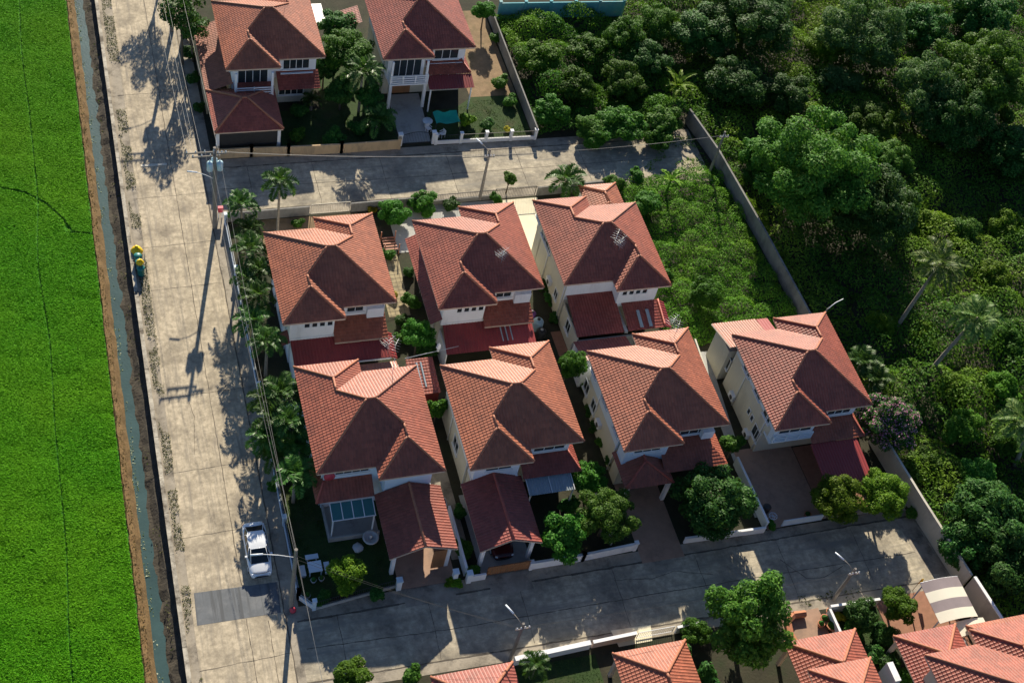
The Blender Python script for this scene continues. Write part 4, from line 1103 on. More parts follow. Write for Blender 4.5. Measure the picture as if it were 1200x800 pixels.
# ================================================================== POLES AND WIRES
POLES = {}
def pole(px, py, hgt, label, arms=(), lamp=None, xf=False, wd=0.15, xy=None):
    p = at(px, py) if xy is None else Vector((*xy, 0))
    t = thing('utility_pole', label, 'utility pole', (p.x, p.y, 0), 'utility poles')
    mb = MB(); mb.path([(p.x, p.y, 0), (p.x, p.y, hgt)], [wd * 1.15, wd * 0.72], 8, False); mb.build('shaft', M['pole'], t)
    tips = []
    for z, x0, x1, y in arms:
        a = MB(); a.box(p.x + x0, p.x + x1, p.y - .2 , p.y - .1, z - .06, z + .06)
        ar = a.build('crossarm', M['pole'], t)
        n = 4
        for i in range(n):
            ib = MB()
            xx = p.x + x0 + 0.1 + (x1 - x0 - 0.2) * i / (n - 1)
            ib.lathe((xx, p.y - .15, z + .06), [(.03, 0), (.07, .05), (.05, .1), (.07, .15), (.02, .22)], 8)
            tips.append(Vector((xx, p.y - .15, z + .26)))
            ib.build('insulator', M['alu'], ar)
    if xf:
        for dx, dy in ((-.32, -.1), (.32, -.1), (0, .36)):
            m2 = MB(); m2.lathe((p.x + dx * 1.3, p.y + dy, hgt - 2.5), [(.22, 0), (.27, .06), (.27, .85), (.20, .95), (.06, .98), (.05, 1.15), (.02, 1.2)], 12)
            m2.build('transformer', M['bluetank'], t)
    if lamp:
        (lx, ly, lz), (mx, my, mz) = lamp
        l = MB(); l.path([(p.x, p.y, mz), (p.x + lx * .5, p.y + ly * .5, (mz + lz) / 2 + .1), (p.x + lx, p.y + ly, lz)], 0.03, 6)
        la = l.build('lamp_arm', M['alu' if hgt > 7 else 'pole'], t)
        k = Vector((lx, ly, 0)).normalized()
        l = MB(); e = Vector((p.x + lx, p.y + ly, lz)); l.path([e - k * .1, e + k * .75], [.065, .065], 8); l.build('street_lamp', M['lampwhite'], la)
    POLES[label] = (p, tips)
    return t, p, tips

t1, P1, tip1 = pole(251.8, 267, 9.7, 'tall main road pole at the upper crossroads with two crossarms and grey transformers', [(8.9, -1.9, .45, 0), (9.35, -2.4, 0.0, 0), (9.15, -.2, 1.0, 0)], ((-1.5, .4, 6.6), (0, 0, 6.0)), True, 0.19)
t0, P0, tip0 = pole(0, 0, 9.7, 'main road pole half hidden by dark trees at the top edge', [(8.9, -1.9, .45, 0), (9.35, -2.4, 0.0, 0)], ((-2.0, 0, 7.2), (0, 0, 6.6)), True, 0.19, xy=(10.5, 110.5))
t2, P2, tip2 = pole(341, 712, 8.4, 'main road pole at the lower corner with a forked lamp arm over the white car', [], ((-2.3, 0.2, 8.1), (0, 0, 7.3)), False, 0.17)
t3, P3, tip3 = pole(598, 772, 5.6, 'dark pole behind the red porch corner at the bottom edge', [(5.1, -.55, .55, 0)], ((-.5, 1.0, 5.5), (0, 0, 5.2)), False, 0.14)
t4, P4, tip4 = pole(976.5, 702, 4.9, 'dark pole by the rubble at the right end of the lower street', [(4.3, -.5, .5, 0)], ((-.6, 1.0, 4.8), (0, 0, 4.5)), False, 0.14)
t5, P5, tip5 = pole(562, 234, 6.5, 'slim pole on the upper street below the brown yard railing', [(5.7, -.5, .5, 0)], ((-.5, 1.0, 6.3), (0, 0, 6.0)), False, 0.14)
t6, P6, tip6 = pole(831, 203, 5.6, 'pale pole beside the block wall in the overgrown lot', [(5.0, -.5, .5, 0)], None, False, 0.14)
# a lamp post stands just out of sight by the woodland wall: only its arm shows
def wire(a, b, sag, label, group, r=0.011, mat='wire'):
    a, b = Vector(a), Vector(b)
    pts = [a.lerp(b, i / 14) - Vector((0, 0, sag * 4 * (i / 14) * (1 - i / 14))) for i in range(15)]
    mb = MB(); mb.path(pts, r, 4, False)
    o = mb.build('overhead_wire', M[mat], None, label, 'wire', group)
for k in (0, 1, 3, 4, 5):
    wire(tip1[k], tip0[k], 0.35, 'thin wire over the main road from the transformer pole to the dark trees', 'main road wires, upper span')
e2 = Vector((P2.x, P2.y, 8.2))
for k, dz in ((2, 0), (3, -.5), (6, -1.0)):
    wire(tip1[k], e2 + Vector((.05, 0, dz)), 0.5, 'thin wire along the palm row between the transformer pole and the lower lamp pole', 'main road wires, lower span')
for k in range(2):
    wire(e2 + Vector((0, 0, -k * .4)), (11.8 + k * .3, 8, 8.2 - k * .4), 0.5, 'thin wire running from the lamp pole by the white car out of the bottom edge', 'main road wires, bottom span')
    wire(e2 + Vector((0, 0, -.6 - k * .5)), tip3[k], 0.5, 'thin wire from the lower lamp pole to the pole at the bottom edge', 'lower street wires, left span', .009, 'darkmetal')
    wire(tip3[k + 1], tip4[k + 1], 0.4, 'thin wire along the lower street between its two dark poles', 'lower street wires, right span', .009, 'darkmetal')
    wire(tip1[8 + k] if len(tip1) > 9 else tip1[k], tip5[k], 0.4, 'thin wire along the upper street from the transformer pole to the slim pole', 'upper street wires, left span')
    wire(tip5[k + 1], tip6[k + 1], 0.4, 'thin wire along the upper street from the slim pole to the pale pole', 'upper street wires, right span')
lp = at(985, 352, 4.6)
t = thing('lamp_post', 'street lamp whose pale arm shows just above the separate house roof', 'street lamp', (lp.x - 1.5, lp.y - .6, 0))
mb = MB(); mb.path([(lp.x - 1.5, lp.y - .6, 0), (lp.x - 1.5, lp.y - .6, 4.4)], [.09, .06], 8); mb.build('shaft', M['pole'], t)
mb = MB(); mb.path([(lp.x - 1.5, lp.y - .6, 4.3), (lp.x - .6, lp.y - .2, 4.6), (lp.x + .3, lp.y + .1, 4.65)], .04, 6); mb.build('lamp_arm', M['alu'], t)

# ================================================================== VEGETATION
def quads_mesh(name, C, Nn, Dd, L, Wd, mats, midx=None):
    """kite-shaped leaves: centre, normal, long axis, length, width (numpy arrays)"""
    Nn = Nn / (np.linalg.norm(Nn, axis=1, keepdims=True) + 1e-9)
    Dd = Dd - Nn * (Dd * Nn).sum(1, keepdims=True)
    Dd = Dd / (np.linalg.norm(Dd, axis=1, keepdims=True) + 1e-9)
    B = np.cross(Nn, Dd)
    L = L[:, None]; Wd = Wd[:, None]
    fold = Nn * Wd * 0.18
    V = np.stack([C - Dd * L * .5, C - Dd * L * .05 + B * Wd * .5 + fold, C + Dd * L * .5, C - Dd * L * .05 - B * Wd * .5 + fold], 1).reshape(-1, 3)
    n = len(C)
    me = bpy.data.meshes.new(name)
    me.vertices.add(4 * n); me.vertices.foreach_set('co', V.astype(np.float32).ravel())
    me.loops.add(4 * n); me.loops.foreach_set('vertex_index', np.arange(4 * n, dtype=np.int32))
    me.polygons.add(n); me.polygons.foreach_set('loop_start', np.arange(0, 4 * n, 4, dtype=np.int32)); me.polygons.foreach_set('loop_total', np.full(n, 4, dtype=np.int32))
    for m in mats: me.materials.append(m)
    if midx is not None: me.polygons.foreach_set('material_index', midx.astype(np.int32))
    me.update(); me.validate()
    return me

def unit(n, rng):
    v = rng.normal(size=(n, 3)); return v / np.linalg.norm(v, axis=1, keepdims=True)

def crown_mesh(name, nlobes, leaves, lsize, mat, seed, flat=0.8, lobe=(0.28, 0.5), spread=0.75, low=-0.5, droop=0.0, wr=0.5):
    """crown of unit radius: leaves on and just inside irregular overlapping lobes"""
    rng = np.random.default_rng(seed)
    lc, lr = [], []
    while len(lc) < nlobes:
        p = unit(1, rng)[0] * (rng.random() ** 0.45) * spread
        p[2] *= flat
        if p[2] < low * spread: continue
        lc.append(p); lr.append(rng.uniform(*lobe) * (1.05 - 0.3 * np.linalg.norm(p)))
    lc.append(np.zeros(3)); lr.append(0.5)
    lc, lr = np.array(lc), np.array(lr)
    w = lr ** 2; w /= w.sum()
    C, Nn = [], []
    need = leaves
    while need > 0:
        idx = rng.choice(len(lc), size=need * 2, p=w)
        d = unit(len(idx), rng)
        # sub-clumps give the lobes a ragged skin
        rad = lr[idx] * (1.02 - 0.35 * rng.random(len(idx)) ** 1.6)
        rad *= 1 + 0.16 * np.sin(d[:, 0] * 9 + idx * 1.7) * np.sin(d[:, 1] * 8 + idx) + 0.08 * np.sin(d[:, 2] * 17 + idx * 3.1)
        p = lc[idx] + d * rad[:, None] * np.array([1, 1, 0.9])
        dist = np.linalg.norm(p[:, None, :] - lc[None], axis=2) / lr[None]
        dist[np.arange(len(idx)), idx] = 9
        keep = (dist.min(1) > 0.72)
        p, d = p[keep][:need], d[keep][:need]
        C.append(p); Nn.append(d); need -= len(p)
    C = np.concatenate(C); Nn = np.concatenate(Nn); n = len(C)
    nor = Nn * 0.9 + np.array([0, 0, 0.55]) + unit(n, rng) * 0.65
    dr = unit(n, rng) + Nn * 0.5 - np.array([0, 0, 0.4 + droop])
    L = lsize * rng.uniform(0.65, 1.35, n)
    return quads_mesh(name, C, nor, dr, L, L * wr * rng.uniform(.8, 1.2, n), [mat] if not isinstance(mat, list) else mat,
                      None if not isinstance(mat, list) else (rng.random(n) < 0.26) & (Nn[:, 2] > -0.1))

def trunk_mesh(name, seed):
    """unit height trunk with limbs"""
    rng = random.Random(seed)
    mb = MB()
    lean = (rng.uniform(-.05, .05), rng.uniform(-.05, .05))
    mb.path([(0, 0, 0), (lean[0] * .4, lean[1] * .4, .3), (lean[0], lean[1], .65), (lean[0], lean[1], .95)], [.062, .048, .04, .02], 8)
    for k in range(5):
        a = k * 1.26 + rng.uniform(-.3, .3); z = rng.uniform(.4, .6); r = rng.uniform(.22, .4)
        mb.path([(lean[0] * z, lean[1] * z, z), (r * .5 * math.cos(a), r * .5 * math.sin(a), z + .18), (r * math.cos(a), r * math.sin(a), z + .34)], [.03, .022, .008], 6)
    me = bpy.data.meshes.new(name); me.from_pydata(mb.v, [], mb.f); me.polygons.foreach_set('use_smooth', mb.sm); me.materials.append(M['bark']); me.update()
    return me

TRUNK = [trunk_mesh('trunk', i) for i in range(3)]
PROTO = {}
def proto(kind, size, var):
    k = (kind, size, var)
    if k in PROTO: return PROTO[k]
    mat = {'dark': 'leaf_dark', 'green': 'leaf', 'yellow': 'leaf_yellow', 'olive': 'leaf_olive', 'bright': 'leaf_bright', 'grey': 'leaf_grey', 'flower': None, 'gold': 'yellowflower', 'airy': 'leaf_dark'}[kind]
    mt = [M['leaf_dark'], M['flower']] if kind == 'flower' else M[mat]
    sd_ = hash((kind, size, var)) if False else sum(ord(c) for c in kind) * 7 + var * 131 + {'s': 1, 'm': 2, 'l': 3, 'xl': 4}[size] * 17
    spec = {'s': (9, 1500, 0.24), 'm': (34, 7500, 0.11), 'l': (64, 17000, 0.07), 'xl': (110, 34000, 0.047)}[size]
    me = crown_mesh('crown', spec[0] if kind != 'airy' else spec[0] // 2, spec[1] if kind != 'airy' else spec[1] // 4, spec[2] * (1 if kind != 'airy' else 1.15), mt, sd_, flat=0.8 if size != 's' else 0.7, low=-0.45, lobe={'s': (0.24, 0.46), 'm': (0.18, 0.36), 'l': (0.14, 0.29), 'xl': (0.11, 0.24)}[size], spread={'s': .75, 'm': .8, 'l': .84, 'xl': .88}[size])
    PROTO[k] = me
    return me

CNT = {}
def plant(kind, px, py, zc, r, label, rz=None, cat='tree', name=None, group=None, xy=None, base=0.0, low=None):
    """tree or shrub whose crown centre (height zc) shows at the photo pixel"""
    rz = rz or r * 0.85
    if low: zc = min(zc, rz * low)
    p = at(px, py, zc) if xy is None else Vector((*xy, zc))
    size = 's' if r < 1.3 else 'm' if r < 2.6 else 'l' if r < 4.6 else 'xl'
    var = CNT.get((kind, size), 0); CNT[(kind, size)] = var + 1
    var %= (2 if size in ('l', 'xl') else 3)
    rz = rz or r * 0.85
    nm = name or ('broadleaf_tree' if cat == 'tree' else 'shrub')
    t = thing(nm, label, cat, (p.x, p.y, base), group)
    c = bpy.data.objects.new('crown' if cat == 'tree' else 'foliage', proto(kind, size, var)); COL.objects.link(c); c.parent = t
    c.location = (0, 0, zc - base); c.scale = (r * random.uniform(.93, 1.07), r * random.uniform(.93, 1.07), rz); c.rotation_euler = (0, 0, random.uniform(0, 6.28))
    s = bpy.data.objects.new('trunk' if cat == 'tree' else 'stem', TRUNK[var % 3]); COL.objects.link(s); s.parent = t
    hh = max(0.3, zc - base + rz * 0.45); s.scale = (r * .75 + .4, r * .75 + .4, hh) if cat == 'tree' else (r * .6, r * .6, hh)
    s.rotation_euler = (0, 0, random.uniform(0, 6.28))
    return t

# ---- palms
def frond(C, Nn, Dd, L, Wd, az, el, length, droop, leaflets, ll, lw, rng, z0=0.0, vee=0.5, rach=None):
    p = np.array([0, 0, z0]); seg = 12
    pts = []; e = el
    h = np.array([math.cos(az), math.sin(az), 0]); side = np.array([-math.sin(az), math.cos(az), 0])
    for i in range(seg + 1):
        pts.append(p.copy())
        p = p + (h * math.cos(e) + np.array([0, 0, math.sin(e)])) * length / seg
        e -= droop / seg
    pts = np.array(pts)
    for k in range(leaflets):
        t = 0.1 + 0.9 * (k + .5) / leaflets
        i = min(seg - 1, int(t * seg)); q = pts[i] + (pts[i + 1] - pts[i]) * (t * seg - i); tg = pts[i + 1] - pts[i]; tg = tg / np.linalg.norm(tg)
        up = np.cross(tg, side); up = up if up[2] > 0 else -up
        s = math.sin(math.pi * min(1, t * .9 + .12)) ** .6
        for sg in (-1, 1):
            d = side * sg * 0.8 + tg * 0.55 + up * vee * rng.uniform(.3, 1.0) - np.array([0, 0, 0.28])
            d = d / np.linalg.norm(d)
            l = ll * s * rng.uniform(.85, 1.1)
            C.append(q + d * l * .5); Dd.append(d); Nn.append(up + side * sg * -.4 + rng.normal(size=3) * .15); L.append(l); Wd.append(lw)
    if rach is not None: rach.append(pts)

def palm_mesh(name, seed, n, length, droop, el0, leaflets, ll, lw, mat, vee):
    rng = np.random.default_rng(seed)
    C, Nn, Dd, L, Wd, ra = [], [], [], [], [], []
    for i in range(n):
        u = i / n
        frond(C, Nn, Dd, L, Wd, i * 2.4 + rng.uniform(-.2, .2), el0[0] + (el0[1] - el0[0]) * u + rng.uniform(-.12, .12), length * rng.uniform(.85, 1.1) * (1 - .2 * (1 - u)), droop * rng.uniform(.8, 1.2), leaflets, ll, lw, rng, 0, vee, ra)
    # stalks as thin long leaves
    for pts in ra:
        for a, b in zip(pts[:-1:2], pts[2::2]):
            d = b - a; C.append((a + b) / 2); Dd.append(d); L.append(np.linalg.norm(d) * 1.15); Wd.append(0.05); Nn.append(np.array([0, 0, 1.0]) + rng.normal(size=3) * .1)
    A = lambda x: np.array(x)
    return quads_mesh(name, A(C), A(Nn), A(Dd), A(L), A(Wd), [mat])

FOX = [palm_mesh('crown', 5 + i, 14, 2.1, 1.7, (1.35, 0.05), 26, 0.62, 0.10, M['palm'], 0.9) for i in range(3)]
COCO = [palm_mesh('crown', 25 + i, 20, 3.5, 1.6, (1.3, -0.35), 30, 0.85, 0.10, M['palm_grey'], 0.25) for i in range(2)]
def ptrunk(h, r, bend, seed):
    mb = MB(); n = 12
    pts = [(bend[0] * (i / n) ** 1.6, bend[1] * (i / n) ** 1.6, h * i / n) for i in range(n + 1)]
    mb.path(pts, [r * (1.35 - .5 * i / n) * (1.06 if i % 2 else 1) for i in range(n + 1)], 8)
    return mb
def palm(kind, x, y, h, label, scale=1.0, bend=(0, 0), group=None, r=0.11, name='palm_tree'):
    t = thing(name, label, 'palm', (x, y, 0), group)
    mb = ptrunk(h, r, bend, 1)
    mb.v = [(a + x, b + y, c) for a, b, c in mb.v]
    mb.build('trunk', M['palmbark'], t)
    c = bpy.data.objects.new('crown', random.choice(FOX if kind == 'fox' else COCO)); COL.objects.link(c); c.parent = t
    c.location = (bend[0], bend[1], h); c.scale = (scale,) * 3; c.rotation_euler = (0, 0, random.uniform(0, 6.28))
    return t
def palm_px(kind, px, py, h, label, **kw):
    p = at(px, py, h); return palm(kind, p.x, p.y, h, label, **kw)

ordn = ['first', 'second', 'third', 'fourth', 'fifth', 'sixth', 'seventh', 'eighth', 'ninth', 'tenth', 'eleventh', 'twelfth', 'thirteenth', 'fourteenth', 'fifteenth', 'sixteenth']
row = [(283, 240, 4.6), (291, 268, 3.6), (292, 292, 4.0), (304, 316, 3.8), (290, 326, 3.4), (302, 347, 3.6), (297, 376, 3.2), (313, 400, 3.6), (330, 460, 3.8), (312, 470, 2.9), (320, 489, 3.4), (340, 494, 3.8), (314, 512, 2.8), (350, 522, 4.0), (322, 530, 3.0), (346, 556, 4.2)]
for i, (px, py, hh) in enumerate(row):
    palm_px('fox', px, py, hh + (1.1 if i < 13 else -.3), ordn[i] + ' feathery palm from the upper street end of the row along the main road fence', scale=random.uniform(.85, 1.1), group='palms in the row along the main road fence')
palm_px('fox', 328, 214, 6.6, 'tall lone palm with drooping fronds against the upper street', scale=1.0, r=.1)
palm_px('fox', 425, 85, 5.0, 'dark feather palm between the two upper houses', scale=1.3)
palm_px('fox', 410, 70, 4.2, 'dark palm half under the leafy tree between the two upper houses', scale=1.1)
palm_px('fox', 665, 212, 3.0, 'dark drooping palm on the upper street behind the house with cream side wall', scale=1.25)
palm_px('fox', 628, 778, 2.2, 'small bright palm beside the white wall at the bottom edge', scale=0.75)
palm_px('fox', 443, 140, 1.8, 'spreading young palm left of the pale driveway', scale=1.15)
palm_px('fox', 1010, 425, 2.0, 'low palm clump right of the separate house', scale=1.15)
palm_px('fox', 1025, 445, 1.6, 'low palm clump behind the pink flowering tree', scale=1.1)
palm_px('fox', 365, 118, 1.2, 'small spiky palm in the dark front garden of the upper left house', scale=.7)
def coco(bx, by, tx, ty, h, label, sc=1.0):
    b = at(bx, by, 0); tp = at(tx, ty, h)
    palm('coco', b.x, b.y, h, label, sc, (tp.x - b.x, tp.y - b.y), 'coconut palms in the woodland', .15, 'coconut_palm')
coco(1048, 388, 1103, 308, 8.5, 'upper coconut palm leaning over the woodland with yellowing fronds', .95)
coco(1085, 442, 1146, 372, 8.0, 'lower coconut palm with a bare curved trunk in the woodland', .95)
coco(1188, 545, 1200, 492, 6.0, 'coconut palm cut by the right edge', .9)

def banana(px, py, h, label, n=8, sc=1.0, seed=1):
    rng = np.random.default_rng(seed)
    p = at(px, py, h)
    t = thing('banana_plant', label, 'banana plant', (p.x, p.y, 0))
    C, Nn, Dd, L, Wd = [], [], [], [], []
    for i in range(n):
        az = i * 2.4 + rng.uniform(-.3, .3); e = 1.35 - 1.0 * i / n; q = np.array([0, 0, h]); ln = 2.1 * sc * rng.uniform(.8, 1.1)
        hd = np.array([math.cos(az), math.sin(az), 0]); sd_ = np.array([-math.sin(az), math.cos(az), 0])
        for k in range(5):
            d = hd * math.cos(e) + np.array([0, 0, math.sin(e)]); up = np.cross(d, sd_); up = up if up[2] > 0 else -up
            for sg in (-1, 1):
                wd = .36 * sc * (0.6, 1, 1, .85, .5)[k]
                C.append(q + d * ln * .1 + sd_ * sg * wd * .35); Dd.append(d); L.append(ln * .3); Wd.append(wd); Nn.append(up + sd_ * sg * -.35)
            q = q + d * ln * .2; e -= .28
    A = lambda x: np.array(x)
    c = bpy.data.objects.new('leaves', quads_mesh('leaves', A(C), A(Nn), A(Dd), A(L), A(Wd), [M['banana']])); COL.objects.link(c); c.parent = t
    mb = MB(); mb.path([(p.x, p.y, 0), (p.x, p.y, h + .1)], [.13, .07], 8); mb.build('stem', M['leaf_olive'], t)
banana(794, 102, 2.6, 'bright banana plant in the overgrown plot beside the woodland wall', 9, 1.1, 1)
banana(786, 212, 2.0, 'bright banana plant at the dead end of the upper street', 7, .9, 2)

# ---- yard and street trees: kind, px, py, crown centre height, radius
Tn = [
 ('dark', 837, 584, 3.0, 3.7, 'round dense dark tree in front of the hip roofed porch', 3.2),
 ('olive', 712, 602, 3.2, 2.6, 'olive feathery tree on the right of the bushy pair by the long white wall', None),
 ('green', 660, 628, 2.6, 2.25, 'leafy tree on the left of the bushy pair by the long white wall', None),
 ('green', 690, 560, 2.3, 1.65, 'small leafy tree at the end of the ribbed plastic pergola', None),
 ('yellow', 983, 583, 3.0, 2.6, 'left half of the wide yellow-green hedge tree below the maroon sheet roof', 2.0),
 ('yellow', 1034, 578, 3.0, 2.7, 'right half of the wide yellow-green hedge tree, next to the tall pale wall', 2.0),
 ('green', 860, 521, 2.0, 1.2, 'leafy tree in the gap left of the separate house', None),
 ('green', 668, 424, 3.2, 1.45, 'leafy tree standing between the two middle houses of the front row', 1.6),
 ('yellow', 405, 674, 2.3, 1.75, 'yellow-green bushy tree in the corner lawn garden', 1.5),
 ('olive', 880, 722, 4.4, 4.1, 'tall dense street tree at the bottom edge between two salmon roofs', 4.6),
 ('bright', 1054, 708, 2.4, 1.7, 'leafy tree left of the curved striped canopy', None),
 ('dark', 1008, 718, 1.6, 1.6, 'dark bushy tree beside the pale blue side wall', None),
 ('bright', 410, 793, 2.2, 1.7, 'round green tree cut by the bottom edge at the street corner', None),
 ('green', 407, 60, 4.5, 2.9, 'broad leafy tree between the two upper houses', 2.2),
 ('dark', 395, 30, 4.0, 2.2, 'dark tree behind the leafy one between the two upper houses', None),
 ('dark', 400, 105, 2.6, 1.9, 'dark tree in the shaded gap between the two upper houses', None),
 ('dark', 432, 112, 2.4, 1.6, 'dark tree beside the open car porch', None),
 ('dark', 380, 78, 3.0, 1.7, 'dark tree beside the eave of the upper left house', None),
 ('green', 568, 12, 2.6, 1.5, 'leafy tree at the head of the wall beside the brown yard', None),
 ('olive', 597, 209, 2.0, 0.95, 'young thin tree standing on the upper street', None),
 ('airy', 212, 12, 6.5, 2.5, 'dark overhanging tree above the wires at the top of the main road', 2.6),
 ('airy', 225, 30, 4.4, 2.0, 'dark tree beside the side lean-to of the upper left house', None),
 ('green', 490, 392, 3.0, 1.55, 'leafy tree in the passage beside the dark red sheet roofs', 1.5),
 ('green', 512, 478, 2.2, 1.0, 'ivy covered tree stump between the two left houses of the front row', 1.4),
]
for k, px, py, zc, r, l, rz in Tn: plant(k, px, py, zc, r, l, rz)
plant('airy', 0, 0, 7.0, 2.9, 'large dark tree beyond the top edge of the main road', 2.6, xy=(10.8, 120))
plant('airy', 0, 0, 6.0, 2.6, 'leafy tree behind the upper left house by the main road', 2.4, xy=(12.6, 114.5))

Sh = [
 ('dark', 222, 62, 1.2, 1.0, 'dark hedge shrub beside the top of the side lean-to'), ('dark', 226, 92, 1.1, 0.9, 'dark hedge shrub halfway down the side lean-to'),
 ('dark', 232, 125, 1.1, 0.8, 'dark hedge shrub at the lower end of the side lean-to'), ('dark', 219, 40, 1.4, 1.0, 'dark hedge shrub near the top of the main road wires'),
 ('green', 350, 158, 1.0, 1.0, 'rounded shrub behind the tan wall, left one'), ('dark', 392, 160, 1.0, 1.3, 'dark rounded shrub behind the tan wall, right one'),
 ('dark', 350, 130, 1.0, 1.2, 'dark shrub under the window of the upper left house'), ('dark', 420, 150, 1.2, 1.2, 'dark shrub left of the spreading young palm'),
 ('yellow', 548, 140, 1.0, 1.1, 'yellow-green shrub at the end of the teal shade net'), ('dark', 570, 145, 0.9, 0.9, 'dark shrub in the middle of the railing garden'),
 ('olive', 588, 95, 0.9, 1.1, 'olive shrub on the right side of the brown yard'), ('green', 600, 118, 0.9, 0.9, 'leafy shrub against the grey wall of the brown yard'),
 ('gold', 595, 152, 0.5, 0.5, 'little yellow shrub behind the railing'), ('green', 582, 45, 0.9, 0.9, 'small green shrub at the top of the brown yard'),
 ('green', 462, 246, 1.7, 1.75, 'leafy street shrub left of the gap in the block wall'), ('green', 497, 238, 1.6, 1.5, 'leafy street shrub right of the gap in the block wall'),
 ('dark', 528, 240, 1.0, 1.0, 'dark street shrub between the leafy one and the slim pole'), ('gold', 435, 246, 1.0, .6, 'golden shrub by the pale gate'), ('green', 582, 232, 0.9, 0.8, 'low shrub at the foot of the slim pole'),
 ('green', 350, 262, 0.7, 0.7, 'small pale shrub below the tall lone palm'), ('green', 455, 298, 1.0, 0.75, 'shrub at the eave end of the stone block path'),
 ('gold', 462, 345, .9, .6, 'bright yellow shrub by the stone block path'), ('green', 483, 352, 1.2, 1.0, 'shrub at the lower end of the stone block path'),
 ('dark', 478, 318, .8, .7, 'dark shrub under the side lean-to strip'), ('dark', 500, 410, 1.4, 1.1, 'dark shrub beside the roof finial'), ('dark', 470, 375, 1.0, .8, 'dark shrub in the narrow green passage'),
 ('green', 545, 640, 1.0, 0.95, 'shrub beside the pale blue garden wall'), ('green', 553, 668, .9, .7, 'shrub at the street end of the pale blue garden wall'), ('dark', 538, 600, .8, .8, 'dark shrub in the alley beside the dark gabled carport'),
 ('yellow', 536, 683, .5, .55, 'little clipped hedge between the driveway and alley'), ('yellow', 528, 682, .5, .5, 'little clipped hedge next to the white gate pillar'),
 ('dark', 1020, 765, .9, 1.2, 'dark shrub at the back of the small garden'), ('dark', 1040, 775, .9, 1.2, 'dark shrub between the salmon roofs and small garden'), ('green', 708, 520, .9, .9, 'leafy shrub midway in the front row passage'), ('dark', 718, 540, .8, .9, 'dark shrub low in the front row passage'), ('dark', 695, 480, .9, .9, 'dark shrub near the cream wall of the front row passage'),
 ('green', 815, 741, 1.3, 1.3, 'leafy shrub at the corner of the salmon porch roof'), ('green', 486, 790, 1.5, .9, 'leafy shrub left of the red porch roof at the bottom edge'),
 ('dark', 800, 770, .8, 1.2, 'dark shrub below the leafy one beside the salmon roof'), ('dark', 830, 790, .8, 1.2, 'dark shrub cut by the bottom edge'),
 ('gold', 985, 722, .6, .5, 'yellow shrub inside the white wall of the small garden'), ('olive', 1000, 740, .7, 1.0, 'olive shrub in the small garden'), ('dark', 1035, 742, .7, 1.3, 'dark shrub in the middle of the small garden'),
 ('green', 1060, 790, 1.0, .9, 'shrub between the two salmon houses at the bottom edge'), ('gold', 1151, 713, .5, .45, 'yellow potted shrub beside the striped canopy'),
 ('green', 720, 218, 1.4, 1.3, 'leafy shrub right of the drooping dark palm'), ('green', 748, 205, 1.3, 1.0, 'shrub left of the banana plant at the dead end'),
 ('dark', 838, 545, 1.0, .8, 'dark shrub at the back of the hip roofed porch'), ('green', 690, 455, 1.0, .8, 'low shrub in the passage below the leafy tree'), ('dark', 700, 500, .8, .9, 'dark shrub in the narrow passage of the front row'),
 ('dark', 668, 592, .9, 1.1, 'dark shrub behind the bushy pair by the long white wall'), ('green', 700, 161, 1.4, 1.7, 'green bush pushing out over the upper street'), ('green', 772, 160, 1.4, 1.9, 'green bush at the dead end of the upper street'), ('dark', 640, 335, .9, .9, 'dark shrub at the top of the shaded lane'), ('green', 470, 395, .8, .7, 'shrub by the narrow green passage fence'), ('dark', 735, 560, .9, .8, 'dark shrub left of the hip roofed porch'), ('olive', 1068, 600, .8, .8, 'olive shrub at the foot of the tall pale wall'), ('green', 905, 615, .6, .55, 'little shrub by the forecourt side wall'),
 ('green', 345, 575, .8, .7, 'shrub beside the last palm on the lawn'), ('dark', 380, 700, .5, .8, 'dark shrub in the planter'), ('dark', 440, 695, .5, .8, 'dark shrub below the planter railing'), ('green', 320, 570, .7, .6, 'shrub squeezed against the low white road wall'),
 ('dark', 645, 350, .8, .8, 'dark shrub in the shaded lane below the cream side wall'), ('dark', 650, 372, .8, .7, 'dark shrub at the end of the shaded lane'), ('green', 780, 320, 2.2, .9, 'thin upright tree brushing the eave on the overgrown side'),
]
for k, px, py, zc, r, l in Sh: plant(k, px, py, zc, r, l, None, 'shrub', 'shrub', 'garden shrubs', low=.72)

